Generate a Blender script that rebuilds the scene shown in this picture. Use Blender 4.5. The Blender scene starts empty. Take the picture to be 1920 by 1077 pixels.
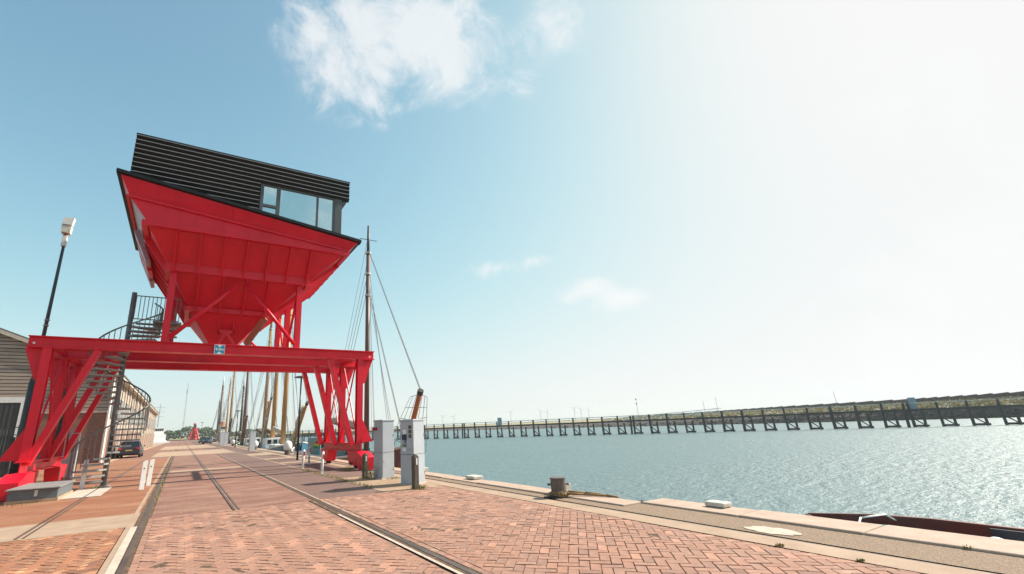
import bpy, math, random
from mathutils import Vector, Matrix
random.seed(7)
R = math.radians
scene = bpy.context.scene
COL = scene.collection

# ------------------------------------------------------------------ camera
cam_d = bpy.data.cameras.new('camera')
cam = bpy.data.objects.new('camera', cam_d)
COL.objects.link(cam)
YAW, PITCH, ROLL = 0.523932, 0.287256, -0.0415138
EYE = 1.6
_f = Vector((math.sin(YAW) * math.cos(PITCH), math.cos(YAW) * math.cos(PITCH), math.sin(PITCH)))
_r = Vector((math.cos(YAW), -math.sin(YAW), 0))
_u = _r.cross(_f)
r2 = math.cos(ROLL) * _r + math.sin(ROLL) * _u
u2 = -math.sin(ROLL) * _r + math.cos(ROLL) * _u
cam.matrix_world = Matrix(((r2.x, u2.x, -_f.x, 0), (r2.y, u2.y, -_f.y, 0), (r2.z, u2.z, -_f.z, EYE), (0, 0, 0, 1)))
cam_d.sensor_fit = 'HORIZONTAL'
cam_d.sensor_width = 36
cam_d.lens = 835.05 * 36 / 1920
cam_d.shift_x = (960 - 832.42) / 1920
cam_d.shift_y = (553.6 - 538.5) / 1920
cam_d.clip_start = 0.05
cam_d.clip_end = 12000
scene.camera = cam

# ------------------------------------------------------------------ sky, sun, exposure
EXPO, SKY_STR = 0.78, 0.105
SUN_EL, SUN_AZ = R(38.5), R(97)          # azimuth measured from +Y (along the quay) towards +X (the water)
world = bpy.data.worlds.new('World')
scene.world = world
world.use_nodes = True
wn, wl = world.node_tree.nodes, world.node_tree.links
wn.clear()
w_out = wn.new('ShaderNodeOutputWorld')
w_bg = wn.new('ShaderNodeBackground')
w_bg.inputs['Strength'].default_value = SKY_STR
sky = wn.new('ShaderNodeTexSky')
sky.sky_type = 'NISHITA'
sky.sun_disc = False
sky.sun_elevation = SUN_EL
sky.sun_rotation = SUN_AZ
sky.air_density = 0.83
sky.dust_density = 1.35
sky.ozone_density = 1.0


def wmath(op, a, b=None, clamp=False):
    n = wn.new('ShaderNodeMath'); n.operation = op; n.use_clamp = clamp
    for i, v in enumerate((a, b)):
        if v is None: continue
        if isinstance(v, (int, float)): n.inputs[i].default_value = v
        else: wl.new(v, n.inputs[i])
    return n.outputs[0]


# clouds drifting on the sky sphere: a few soft banks broken up by noise
tc = wn.new('ShaderNodeTexCoord')
wn_noise = wn.new('ShaderNodeTexNoise'); wn_noise.inputs['Scale'].default_value = 9; wn_noise.inputs['Detail'].default_value = 9
wn_noise.inputs['Roughness'].default_value = 0.66; wn_noise.inputs['Distortion'].default_value = 0.5
wl.new(tc.outputs['Generated'], wn_noise.inputs['Vector'])
wn_big = wn.new('ShaderNodeTexNoise'); wn_big.inputs['Scale'].default_value = 2.6; wn_big.inputs['Detail'].default_value = 6
wl.new(tc.outputs['Generated'], wn_big.inputs['Vector'])
CLOUDS = [  # direction, radius, density, flatness
    ((0.135, 0.690, 0.711), 0.085, 0.9, 1), ((0.199, 0.700, 0.686), 0.13, 1.0, 1), ((0.245, 0.650, 0.720), 0.15, 1.0, 1), ((0.262, 0.715, 0.648), 0.08, 0.8, 1),
    ((0.330, 0.596, 0.732), 0.16, 1.15, 1), ((0.385, 0.606, 0.696), 0.13, 1.1, 1), ((0.18, 0.64, 0.747), 0.10, 0.8, 1),
    ((0.499, 0.537, 0.680), 0.09, 0.42, 1), ((0.532, 0.446, 0.720), 0.09, 0.36, 1),
    ((0.575, 0.747, 0.334), 0.085, 0.85, 3), ((0.632, 0.697, 0.340), 0.06, 0.75, 3),
    ((0.720, 0.641, 0.266), 0.08, 0.95, 2.4), ((0.765, 0.597, 0.240), 0.09, 0.9, 2.6),
    ((0.973, 0.120, 0.198), 0.16, 1.0, 1.2), ((0.971, 0.183, 0.153), 0.16, 1.0, 1.2), ((0.963, 0.255, 0.093), 0.16, 1.0, 1.2), ((0.95, -0.05, 0.25), 0.25, 1.0, 1.2), ((0.89, 0.125, 0.439), 0.12, 0.7, 1.2),
    ((-0.5, 0.6, 0.62), 0.15, 0.5, 1), ((-0.6, -0.4, 0.69), 0.3, 0.9, 1), ((0.3, -0.8, 0.5), 0.28, 0.8, 1), ((-0.9, 0.1, 0.42), 0.2, 0.7, 1.5)]
acc = None
for (d, rad, dens, flat) in CLOUDS:
    dv = Vector(d).normalized()
    vd = wn.new('ShaderNodeVectorMath'); vd.operation = 'DISTANCE'
    nrm = wn.new('ShaderNodeVectorMath'); nrm.operation = 'NORMALIZE'
    wl.new(tc.outputs['Generated'], nrm.inputs[0])
    fl_ = wn.new('ShaderNodeVectorMath'); fl_.operation = 'MULTIPLY'; fl_.inputs[1].default_value = (1, 1, flat)
    wl.new(nrm.outputs[0], fl_.inputs[0]); wl.new(fl_.outputs[0], vd.inputs[0])
    vd.inputs[1].default_value = (dv.x, dv.y, dv.z * flat)
    v = wmath('DIVIDE', vd.outputs['Value'], rad)
    v = wmath('SUBTRACT', 1.0, v, True)
    v = wmath('MULTIPLY', v, dens)
    acc = v if acc is None else wmath('MAXIMUM', acc, v)
n1 = wmath('SUBTRACT', wn_noise.outputs['Fac'], 0.5)
n1 = wmath('MULTIPLY', n1, 3.6)
n2 = wmath('SUBTRACT', wn_big.outputs['Fac'], 0.56)
n2 = wmath('MULTIPLY', n2, 0.25)
cov = wmath('MULTIPLY', acc, 1.2)
gate = wmath('MULTIPLY', acc, 5.0, True)
cov = wmath('ADD', cov, wmath('MULTIPLY', n1, gate))
cov = wmath('ADD', cov, n2)
mr = wn.new('ShaderNodeMapRange'); mr.interpolation_type = 'SMOOTHSTEP'
wl.new(cov, mr.inputs['Value'])
mr.inputs['From Min'].default_value = 0.02; mr.inputs['From Max'].default_value = 1.3
# pale hazy air: tint the sky and roll its highlights off softly
F_ = SKY_STR * 2 ** EXPO
TINT = (1.55, 1.98, 1.66)
sepc = wn.new('ShaderNodeSeparateColor'); wl.new(sky.outputs[0], sepc.inputs[0])
comb = wn.new('ShaderNodeCombineColor')
for i in range(3):
    c_ = wmath('MULTIPLY', sepc.outputs[i], TINT[i] * F_)
    d_ = wmath('POWER', wmath('ADD', wmath('POWER', c_, 3.0), 1.0), -1 / 3.0)
    wl.new(wmath('MULTIPLY', wmath('MULTIPLY', c_, d_), 0.94 / F_), comb.inputs[i])
cm = wn.new('ShaderNodeMix'); cm.data_type = 'RGBA'
wl.new(wmath('MULTIPLY', mr.outputs[0], 0.8), cm.inputs['Factor'])
wl.new(comb.outputs[0], cm.inputs['A'])
cm.inputs['B'].default_value = (0.955 / F_, 0.965 / F_, 0.965 / F_, 1)
wl.new(cm.outputs['Result'], w_bg.inputs['Color'])
wl.new(w_bg.outputs[0], w_out.inputs['Surface'])

sun_d = bpy.data.lights.new('sun', 'SUN')
sun_d.energy = 5.0
sun_d.angle = R(0.6)
sun_d.color = (1.0, 0.93, 0.82)
sun = bpy.data.objects.new('sun', sun_d)
COL.objects.link(sun)
to_sun = Vector((math.sin(SUN_AZ) * math.cos(SUN_EL), math.cos(SUN_AZ) * math.cos(SUN_EL), math.sin(SUN_EL)))
sun.rotation_euler = to_sun.to_track_quat('Z', 'Y').to_euler()
sun.location = (40, 0, 40)

vs = scene.view_settings
vs.view_transform = 'Standard'
vs.look = 'None'
vs.exposure = EXPO
vs.gamma = 1
vs.use_curve_mapping = False
scene.cycles.max_bounces = 8
scene.cycles.transparent_max_bounces = 16

# ------------------------------------------------------------------ materials
def mat(name, c1, c2=None, scale=4.0, rough=0.6, metal=0.0, bump=0.0, bscale=60.0, stretch=(1, 1, 1), spec=0.5,
        lo=0.35, hi=0.65, attr=None, rvar=0.0, c3=None, s3=30.0, t3=0.6, detail=6.0):
    m = bpy.data.materials.new(name)
    m.use_nodes = True
    n, l = m.node_tree.nodes, m.node_tree.links
    b = n['Principled BSDF']
    b.inputs['Roughness'].default_value = rough
    b.inputs['Metallic'].default_value = metal
    b.inputs['Specular IOR Level'].default_value = spec
    c2 = c2 or tuple(x * 0.75 for x in c1)
    t = n.new('ShaderNodeTexCoord')
    mp = n.new('ShaderNodeMapping')
    mp.inputs['Scale'].default_value = stretch
    l.new(t.outputs['Object'], mp.inputs['Vector'])
    no = n.new('ShaderNodeTexNoise')
    no.inputs['Scale'].default_value = scale
    no.inputs['Detail'].default_value = detail
    no.inputs['Roughness'].default_value = 0.62
    l.new(mp.outputs[0], no.inputs['Vector'])
    ra = n.new('ShaderNodeValToRGB')
    ra.color_ramp.elements[0].position = lo
    ra.color_ramp.elements[1].position = hi
    ra.color_ramp.elements[0].color = (*c1, 1)
    ra.color_ramp.elements[1].color = (*c2, 1)
    l.new(no.outputs['Fac'], ra.inputs[0])
    colour = ra.outputs[0]
    if c3:
        n3 = n.new('ShaderNodeTexNoise')
        n3.inputs['Scale'].default_value = s3
        n3.inputs['Detail'].default_value = 5
        l.new(mp.outputs[0], n3.inputs['Vector'])
        r3 = n.new('ShaderNodeValToRGB')
        r3.color_ramp.elements[0].position = t3
        r3.color_ramp.elements[1].position = min(1, t3 + 0.12)
        l.new(n3.outputs['Fac'], r3.inputs[0])
        mx = n.new('ShaderNodeMix'); mx.data_type = 'RGBA'
        l.new(r3.outputs[0], mx.inputs['Factor'])
        l.new(colour, mx.inputs['A'])
        mx.inputs['B'].default_value = (*c3, 1)
        colour = mx.outputs['Result']
    if attr:
        a = n.new('ShaderNodeAttribute')
        a.attribute_name = attr
        mx = n.new('ShaderNodeMix'); mx.data_type = 'RGBA'; mx.blend_type = 'MULTIPLY'
        mx.inputs['Factor'].default_value = 1
        l.new(colour, mx.inputs['A'])
        l.new(a.outputs['Color'], mx.inputs['B'])
        colour = mx.outputs['Result']
    l.new(colour, b.inputs['Base Color'])
    if rvar:
        mr_ = n.new('ShaderNodeMapRange')
        mr_.inputs['To Min'].default_value = rough - rvar
        mr_.inputs['To Max'].default_value = rough + rvar
        l.new(no.outputs['Fac'], mr_.inputs['Value'])
        l.new(mr_.outputs[0], b.inputs['Roughness'])
    if bump:
        nb = n.new('ShaderNodeTexNoise')
        nb.inputs['Scale'].default_value = bscale
        nb.inputs['Detail'].default_value = 5
        l.new(mp.outputs[0], nb.inputs['Vector'])
        bp = n.new('ShaderNodeBump')
        bp.inputs['Strength'].default_value = bump
        bp.inputs['Distance'].default_value = 0.02
        l.new(nb.outputs['Fac'], bp.inputs['Height'])
        l.new(bp.outputs[0], b.inputs['Normal'])
    return m


def paving_mat(name, c1, c2, mortar, dust, bw=0.21, bh=0.105, dust_t=0.55, rot=(0, 0, 0), dust_scale=0.7):
    """small-unit paving too far off to build: brick pattern, dust patches, fine grain"""
    m = bpy.data.materials.new(name)
    m.use_nodes = True
    n, l = m.node_tree.nodes, m.node_tree.links
    b = n['Principled BSDF']
    b.inputs['Roughness'].default_value = 0.85
    t = n.new('ShaderNodeTexCoord')
    mp = n.new('ShaderNodeMapping'); mp.inputs['Rotation'].default_value = rot
    l.new(t.outputs['Object'], mp.inputs['Vector'])
    br = n.new('ShaderNodeTexBrick')
    br.inputs['Scale'].default_value = 1
    br.inputs['Brick Width'].default_value = bw
    br.inputs['Row Height'].default_value = bh
    br.inputs['Mortar Size'].default_value = 0.0035
    br.inputs['Color1'].default_value = (*c1, 1)
    br.inputs['Color2'].default_value = (*c2, 1)
    br.inputs['Mortar'].default_value = (*mortar, 1)
    l.new(mp.outputs[0], br.inputs['Vector'])
    st = n.new('ShaderNodeMapping'); st.inputs['Scale'].default_value = (0.55, 1.5, 1)
    l.new(t.outputs['Object'], st.inputs['Vector'])
    no = n.new('ShaderNodeTexNoise'); no.inputs['Scale'].default_value = dust_scale; no.inputs['Detail'].default_value = 9; no.inputs['Roughness'].default_value = 0.68
    l.new(st.outputs[0], no.inputs['Vector'])
    ra = n.new('ShaderNodeValToRGB')
    ra.color_ramp.elements[0].position = dust_t - 0.12
    ra.color_ramp.elements[1].position = dust_t + 0.16
    ra.color_ramp.elements[1].color = (0.75, 0.75, 0.75, 1)
    l.new(no.outputs['Fac'], ra.inputs[0])
    mx = n.new('ShaderNodeMix'); mx.data_type = 'RGBA'
    l.new(ra.outputs[0], mx.inputs['Factor']); l.new(br.outputs['Color'], mx.inputs['A'])
    mx.inputs['B'].default_value = (*dust, 1)
    n4 = n.new('ShaderNodeTexNoise'); n4.inputs['Scale'].default_value = 22; n4.inputs['Detail'].default_value = 6
    l.new(t.outputs['Object'], n4.inputs['Vector'])
    r4 = n.new('ShaderNodeValToRGB')
    r4.color_ramp.elements[0].position = 0.3; r4.color_ramp.elements[0].color = (0.72, 0.72, 0.72, 1)
    r4.color_ramp.elements[1].position = 0.7; r4.color_ramp.elements[1].color = (1.12, 1.1, 1.08, 1)
    l.new(n4.outputs['Fac'], r4.inputs[0])
    m2 = n.new('ShaderNodeMix'); m2.data_type = 'RGBA'; m2.blend_type = 'MULTIPLY'; m2.inputs['Factor'].default_value = 1
    l.new(mx.outputs['Result'], m2.inputs['A']); l.new(r4.outputs[0], m2.inputs['B'])
    l.new(m2.outputs['Result'], b.inputs['Base Color'])
    bp = n.new('ShaderNodeBump'); bp.inputs['Strength'].default_value = 0.5; bp.inputs['Distance'].default_value = 0.01
    l.new(n4.outputs['Fac'], bp.inputs['Height']); l.new(bp.outputs[0], b.inputs['Normal'])
    return m


RED = mat('red paint', (0.75, 0.007, 0.028), (0.64, 0.005, 0.023), scale=0.8, rough=0.38, rvar=0.12, bump=0.07, bscale=9, spec=0.36, stretch=(2.0, 2.0, 0.55), c3=(0.50, 0.016, 0.03), s3=4, t3=0.62)
BLACK = mat('anthracite cladding', (0.006, 0.007, 0.0075), (0.010, 0.011, 0.012), scale=2, rough=0.42, spec=0.3)
DARKGREY = mat('grey window frame', (0.085, 0.088, 0.09), (0.07, 0.072, 0.075), rough=0.45)
GALV = mat('galvanised steel', (0.36, 0.36, 0.34), (0.24, 0.24, 0.225), scale=9, rough=0.5, metal=0.1)
GALVDARK = mat('weathered galvanised steel', (0.19, 0.19, 0.18), (0.11, 0.112, 0.108), scale=9, rough=0.55, metal=0.1)
KIOSK = mat('light grey cabinet paint', (0.40, 0.42, 0.45), (0.36, 0.38, 0.41), scale=2.2, rough=0.4, bump=0.02, c3=(0.30, 0.31, 0.32), s3=5, t3=0.66)
BOXGREY = mat('slate grey box paint', (0.12, 0.14, 0.15), (0.10, 0.115, 0.125), scale=3, rough=0.5)
LIDGREY = mat('ribbed lid sheet', (0.34, 0.33, 0.32), (0.26, 0.25, 0.24), scale=6, rough=0.5, metal=0.3)
WHITE = mat('white paint', (0.80, 0.79, 0.76), (0.68, 0.66, 0.62), scale=6, rough=0.5)
DIRTYWHITE = mat('weathered white paint', (0.70, 0.66, 0.58), (0.50, 0.44, 0.36), scale=8, rough=0.7)
REFLRED = mat('red reflector', (0.65, 0.01, 0.02), rough=0.3)
WOOD = mat('weathered timber', (0.13, 0.105, 0.075), (0.065, 0.05, 0.036), scale=7, rough=0.85, bump=0.5, bscale=25, stretch=(3, 3, 0.35))
PIERWOOD = mat('dark tarred timber', (0.085, 0.08, 0.07), (0.04, 0.042, 0.038), scale=5, rough=0.85, bump=0.4, bscale=20, stretch=(2, 2, 0.4))
PIERRAIL = mat('pale worn handrail', (0.62, 0.60, 0.55), (0.45, 0.43, 0.38), scale=3, rough=0.8)
CONC = mat('pale concrete', (0.42, 0.292, 0.20), (0.34, 0.225, 0.15), scale=2.2, rough=0.9, bump=0.25, bscale=70, c3=(0.30, 0.23, 0.17), s3=45, t3=0.6)
CONC2 = mat('bleached concrete', (0.58, 0.50, 0.42), (0.46, 0.38, 0.31), scale=5, rough=0.9, bump=0.25, bscale=60)
STONE = mat('coping stone', (0.49, 0.355, 0.27), (0.40, 0.28, 0.21), scale=3, rough=0.9, bump=0.3, bscale=55, c3=(0.34, 0.24, 0.18), s3=60, t3=0.62)
STONE2 = mat('pale cement', (0.58, 0.47, 0.38), (0.46, 0.36, 0.28), scale=6, rough=0.9, bump=0.4, bscale=30)
GRAVEL = mat('gravelly asphalt', (0.33, 0.225, 0.148), (0.185, 0.12, 0.078), scale=38, rough=0.95, bump=0.9, bscale=55, c3=(0.42, 0.33, 0.255), s3=70, t3=0.62)
ASPH = paving_mat('brown worn paving', (0.205, 0.118, 0.093), (0.175, 0.10, 0.08), (0.15, 0.09, 0.07), (0.30, 0.19, 0.14), dust_t=0.62)
PAVERED = paving_mat('reddish brick road', (0.27, 0.128, 0.088), (0.22, 0.102, 0.073), (0.15, 0.075, 0.05), (0.46, 0.285, 0.195), dust_t=0.57, dust_scale=0.9)
PAVEORANGE = paving_mat('orange dusty brick road', (0.34, 0.132, 0.064), (0.28, 0.106, 0.053), (0.2, 0.085, 0.045), (0.43, 0.235, 0.125), dust_t=0.56)
SLABS = paving_mat('small tan slabs', (0.43, 0.29, 0.185), (0.36, 0.235, 0.15), (0.16, 0.10, 0.06), (0.34, 0.215, 0.13), bw=0.32, bh=0.32, dust_t=0.58)
TANROAD = paving_mat('pale tan road slabs', (0.47, 0.325, 0.225), (0.42, 0.285, 0.195), (0.3, 0.19, 0.13), (0.36, 0.235, 0.16), bw=2.0, bh=2.0, dust_t=0.62)
SAND = mat('joint sand', (0.15, 0.088, 0.052), (0.075, 0.043, 0.027), scale=14, rough=1, bump=0.6, bscale=90, c3=(0.30, 0.19, 0.11), s3=9, t3=0.56)
BRICK = mat('paving brick', (0.375, 0.20, 0.138), (0.30, 0.152, 0.104), scale=5, rough=0.88, bump=0.35, bscale=75, attr='tint', c3=(0.45, 0.27, 0.18), s3=3.2, t3=0.6)
BRICKO = mat('orange paving brick', (0.37, 0.165, 0.085), (0.29, 0.112, 0.063), scale=3, rough=0.88, bump=0.35, bscale=75, attr='tint', c3=(0.49, 0.28, 0.15), s3=2.2, t3=0.56)
RAIL = mat('worn steel rail', (0.115, 0.085, 0.07), (0.20, 0.14, 0.11), scale=5, rough=0.5, metal=0.5, stretch=(1, 0.2, 1))
RUST = mat('rusty groove', (0.085, 0.05, 0.035), (0.055, 0.036, 0.028), scale=8, rough=0.9)
IRON = mat('painted cast iron', (0.15, 0.12, 0.095), (0.105, 0.082, 0.066), scale=7, rough=0.6, bump=0.2, bscale=30)
DARKIRON = mat('black iron', (0.03, 0.028, 0.027), (0.05, 0.04, 0.035), rough=0.7)
ROPE = mat('tarred hemp rope', (0.36, 0.22, 0.10), (0.21, 0.12, 0.055), scale=30, rough=0.95, bump=0.6, bscale=60)
LEAF = mat('weed leaves', (0.10, 0.14, 0.03), (0.17, 0.19, 0.05), scale=12, rough=0.7)
DRYLEAF = mat('dry grass', (0.27, 0.21, 0.07), (0.17, 0.16, 0.05), scale=9, rough=0.8)
BUSH = mat('dike bushes', (0.19, 0.18, 0.07), (0.40, 0.29, 0.14), scale=0.25, rough=0.9)
BLOSSOM = mat('pale bush tops', (0.70, 0.66, 0.55), (0.55, 0.50, 0.38), scale=0.8, rough=0.9)
PINE = mat('dark tree foliage', (0.045, 0.075, 0.03), (0.075, 0.10, 0.04), scale=0.3, rough=0.9)
TAR = mat('black pole', (0.012, 0.013, 0.014), rough=0.35)
GREYPOLE = mat('grey steel pole', (0.055, 0.062, 0.064), (0.045, 0.05, 0.052), rough=0.5)
MASTTAN = mat('varnished spar', (0.46, 0.235, 0.075), (0.36, 0.17, 0.05), scale=3, rough=0.4, stretch=(2, 2, 0.2))
MASTBROWN = mat('brown spar', (0.13, 0.065, 0.05), (0.17, 0.085, 0.065), scale=3, rough=0.45, stretch=(2, 2, 0.2))
MASTDARK = mat('dark spar', (0.045, 0.042, 0.04), (0.08, 0.07, 0.062), rough=0.5)
SAIL = mat('furled sailcloth', (0.55, 0.48, 0.39), (0.36, 0.29, 0.22), scale=5, rough=0.9, bump=0.5, bscale=8)
SAILDARK = mat('brown sail cover', (0.13, 0.09, 0.065), (0.19, 0.13, 0.09), scale=4, rough=0.9)
WIRE = mat('rigging wire', (0.16, 0.16, 0.165), (0.11, 0.11, 0.115), rough=0.6)
NETROPE = mat('net rope', (0.045, 0.04, 0.036), rough=0.9)
BOATRED = mat('oxblood boat paint', (0.15, 0.030, 0.022), (0.115, 0.024, 0.018), scale=4, rough=0.45)
BOATDARK = mat('dark blue boat paint', (0.022, 0.028, 0.045), (0.035, 0.04, 0.055), rough=0.5)
HULLMAUVE = mat('faded mauve hull paint', (0.15, 0.095, 0.105), (0.11, 0.07, 0.08), rough=0.5)
HULLGREEN = mat('green hull paint', (0.02, 0.12, 0.085), rough=0.45)
HULLBLUE = mat('blue hull paint', (0.03, 0.14, 0.22), rough=0.45)
DECKTAN = mat('timber deck', (0.30, 0.20, 0.12), (0.22, 0.15, 0.09), rough=0.7)
TEAL = mat('teal paint', (0.06, 0.22, 0.23), rough=0.5)
CARBLUE = mat('dark blue car paint', (0.022, 0.028, 0.045), (0.018, 0.022, 0.036), rough=0.25, spec=0.7)
CARBLACK = mat('black car paint', (0.012, 0.013, 0.015), rough=0.25, spec=0.7)
CARGLASS = mat('car glass', (0.012, 0.014, 0.016), rough=0.05, spec=0.8)
TYRE = mat('tyre rubber', (0.015, 0.015, 0.015), rough=0.9)
RIM = mat('alloy rim', (0.35, 0.35, 0.36), rough=0.35, metal=0.8)
LAMPRED = mat('red lamp glass', (0.55, 0.01, 0.015), rough=0.2)
LAMPCLEAR = mat('clear lamp glass', (0.6, 0.62, 0.64), rough=0.15)
PLATE = mat('number plate', (0.5, 0.42, 0.12), rough=0.5)
SIGNBLUE = mat('sign blue', (0.012, 0.28, 0.46), rough=0.4)
SIGNWHITE = mat('sign white', (0.8, 0.82, 0.84), rough=0.4)
SIGNGREY = mat('blue grey board', (0.25, 0.35, 0.41), (0.2, 0.29, 0.35), rough=0.6)
CLAD = mat('weathered boards', (0.42, 0.345, 0.275), (0.30, 0.24, 0.195), scale=1.5, rough=0.85, stretch=(0.5, 1, 6), c3=(0.22, 0.19, 0.165), s3=0.2, t3=0.55)
GABLEBRICK = paving_mat('red wall brick', (0.27, 0.125, 0.09), (0.20, 0.085, 0.06), (0.30, 0.235, 0.19), (0.22, 0.12, 0.09), bw=0.22, bh=0.075, dust_t=0.7, rot=(R(-90), 0, 0))
GABLEBRICKS = paving_mat('red side wall brick', (0.30, 0.17, 0.125), (0.24, 0.125, 0.09), (0.30, 0.235, 0.19), (0.30, 0.2, 0.15), bw=0.22, bh=0.075, dust_t=0.6, rot=(R(-90), 0, R(90)))
CREAM = mat('cream render', (0.56, 0.49, 0.41), (0.46, 0.40, 0.33), scale=1.2, rough=0.85)
PEACH = mat('pale wall panel', (0.44, 0.37, 0.31), (0.36, 0.30, 0.245), scale=1.2, rough=0.85)
ROOFGREY = mat('grey roof sheet', (0.17, 0.16, 0.15), (0.13, 0.12, 0.115), rough=0.8)
SHUTTER = mat('dark roller shutter', (0.045, 0.046, 0.046), (0.06, 0.06, 0.06), rough=0.6)
GRASS = mat('rough grass', (0.20, 0.19, 0.075), (0.36, 0.27, 0.13), scale=0.12, rough=0.95, c3=(0.30, 0.26, 0.12), s3=0.5, t3=0.6)
RUBBLE = mat('rubble slope', (0.075, 0.058, 0.047), (0.03, 0.024, 0.02), scale=1.1, rough=0.95, bump=1.0, bscale=1.6, c3=(0.13, 0.095, 0.07), s3=2.2, t3=0.58)
WALLGREY = mat('dark dike wall', (0.055, 0.048, 0.043), (0.04, 0.035, 0.032), scale=0.6, rough=0.9)
TURB = mat('turbine white', (0.62, 0.64, 0.66), rough=0.5)
LATTICE = mat('lattice mast steel', (0.30, 0.30, 0.31), rough=0.6)
LHRED = mat('lighthouse red', (0.55, 0.022, 0.018), (0.45, 0.02, 0.018), rough=0.45)

# coated window glass: see-through with a strong sky reflection
GLASS = bpy.data.materials.new('coated window glass')
GLASS.use_nodes = True
_n, _l = GLASS.node_tree.nodes, GLASS.node_tree.links
_n.clear()
_o = _n.new('ShaderNodeOutputMaterial')
_mx = _n.new('ShaderNodeMixShader'); _mx.inputs[0].default_value = 0.62
_tr = _n.new('ShaderNodeBsdfTransparent'); _tr.inputs[0].default_value = (0.55, 0.66, 0.66, 1)
_gl = _n.new('ShaderNodeBsdfGlossy'); _gl.inputs['Color'].default_value = (0.86, 0.97, 0.97, 1); _gl.inputs['Roughness'].default_value = 0.02
_l.new(_tr.outputs[0], _mx.inputs[1]); _l.new(_gl.outputs[0], _mx.inputs[2]); _l.new(_mx.outputs[0], _o.inputs[0])

# water
WATER = bpy.data.materials.new('harbour water')
WATER.use_nodes = True
_n, _l = WATER.node_tree.nodes, WATER.node_tree.links
_b = _n['Principled BSDF']
_b.inputs['Base Color'].default_value = (0.125, 0.185, 0.19, 1)
_b.inputs['Specular IOR Level'].default_value = 0.36
_b.inputs['Roughness'].default_value = 0.45
_b.inputs['IOR'].default_value = 1.33
_t = _n.new('ShaderNodeTexCoord')
_prev = None
for (sc_, st_, di_, dist_) in ((0.8, (0.8, 1.7, 1), 0.55, 0.12), (2.6, (1, 1.6, 1), 0.55, 0.06), (8.0, (1, 1.4, 1), 0.5, 0.02)):
    _m = _n.new('ShaderNodeMapping'); _m.inputs['Scale'].default_value = st_; _m.inputs['Rotation'].default_value = (0, 0, R(-35))
    _l.new(_t.outputs['Object'], _m.inputs['Vector'])
    _w = _n.new('ShaderNodeTexNoise'); _w.inputs['Scale'].default_value = sc_; _w.inputs['Detail'].default_value = 4; _w.inputs['Distortion'].default_value = 0.6
    _l.new(_m.outputs[0], _w.inputs['Vector'])
    _bp = _n.new('ShaderNodeBump'); _bp.inputs['Strength'].default_value = 0.9; _bp.inputs['Distance'].default_value = dist_ * 2.2
    _l.new(_w.outputs['Fac'], _bp.inputs['Height'])
    _wp = _n.new('ShaderNodeTexNoise'); _wp.inputs['Scale'].default_value = 0.035; _wp.inputs['Detail'].default_value = 4; _wp.inputs['Distortion'].default_value = 1.2
    _l.new(_m.outputs[0], _wp.inputs['Vector'])
    _wr = _n.new('ShaderNodeMapRange'); _wr.inputs['From Min'].default_value = 0.35; _wr.inputs['From Max'].default_value = 0.65
    _wr.inputs['To Min'].default_value = 0.5; _wr.inputs['To Max'].default_value = 1.0
    _l.new(_wp.outputs['Fac'], _wr.inputs['Value']); _l.new(_wr.outputs[0], _bp.inputs['Strength'])
    if _prev: _l.new(_prev.outputs[0], _bp.inputs['Normal'])
    _prev = _bp
_l.new(_prev.outputs[0], _b.inputs['Normal'])


# ------------------------------------------------------------------ mesh helpers
def V(*a): return Vector(a)


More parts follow.
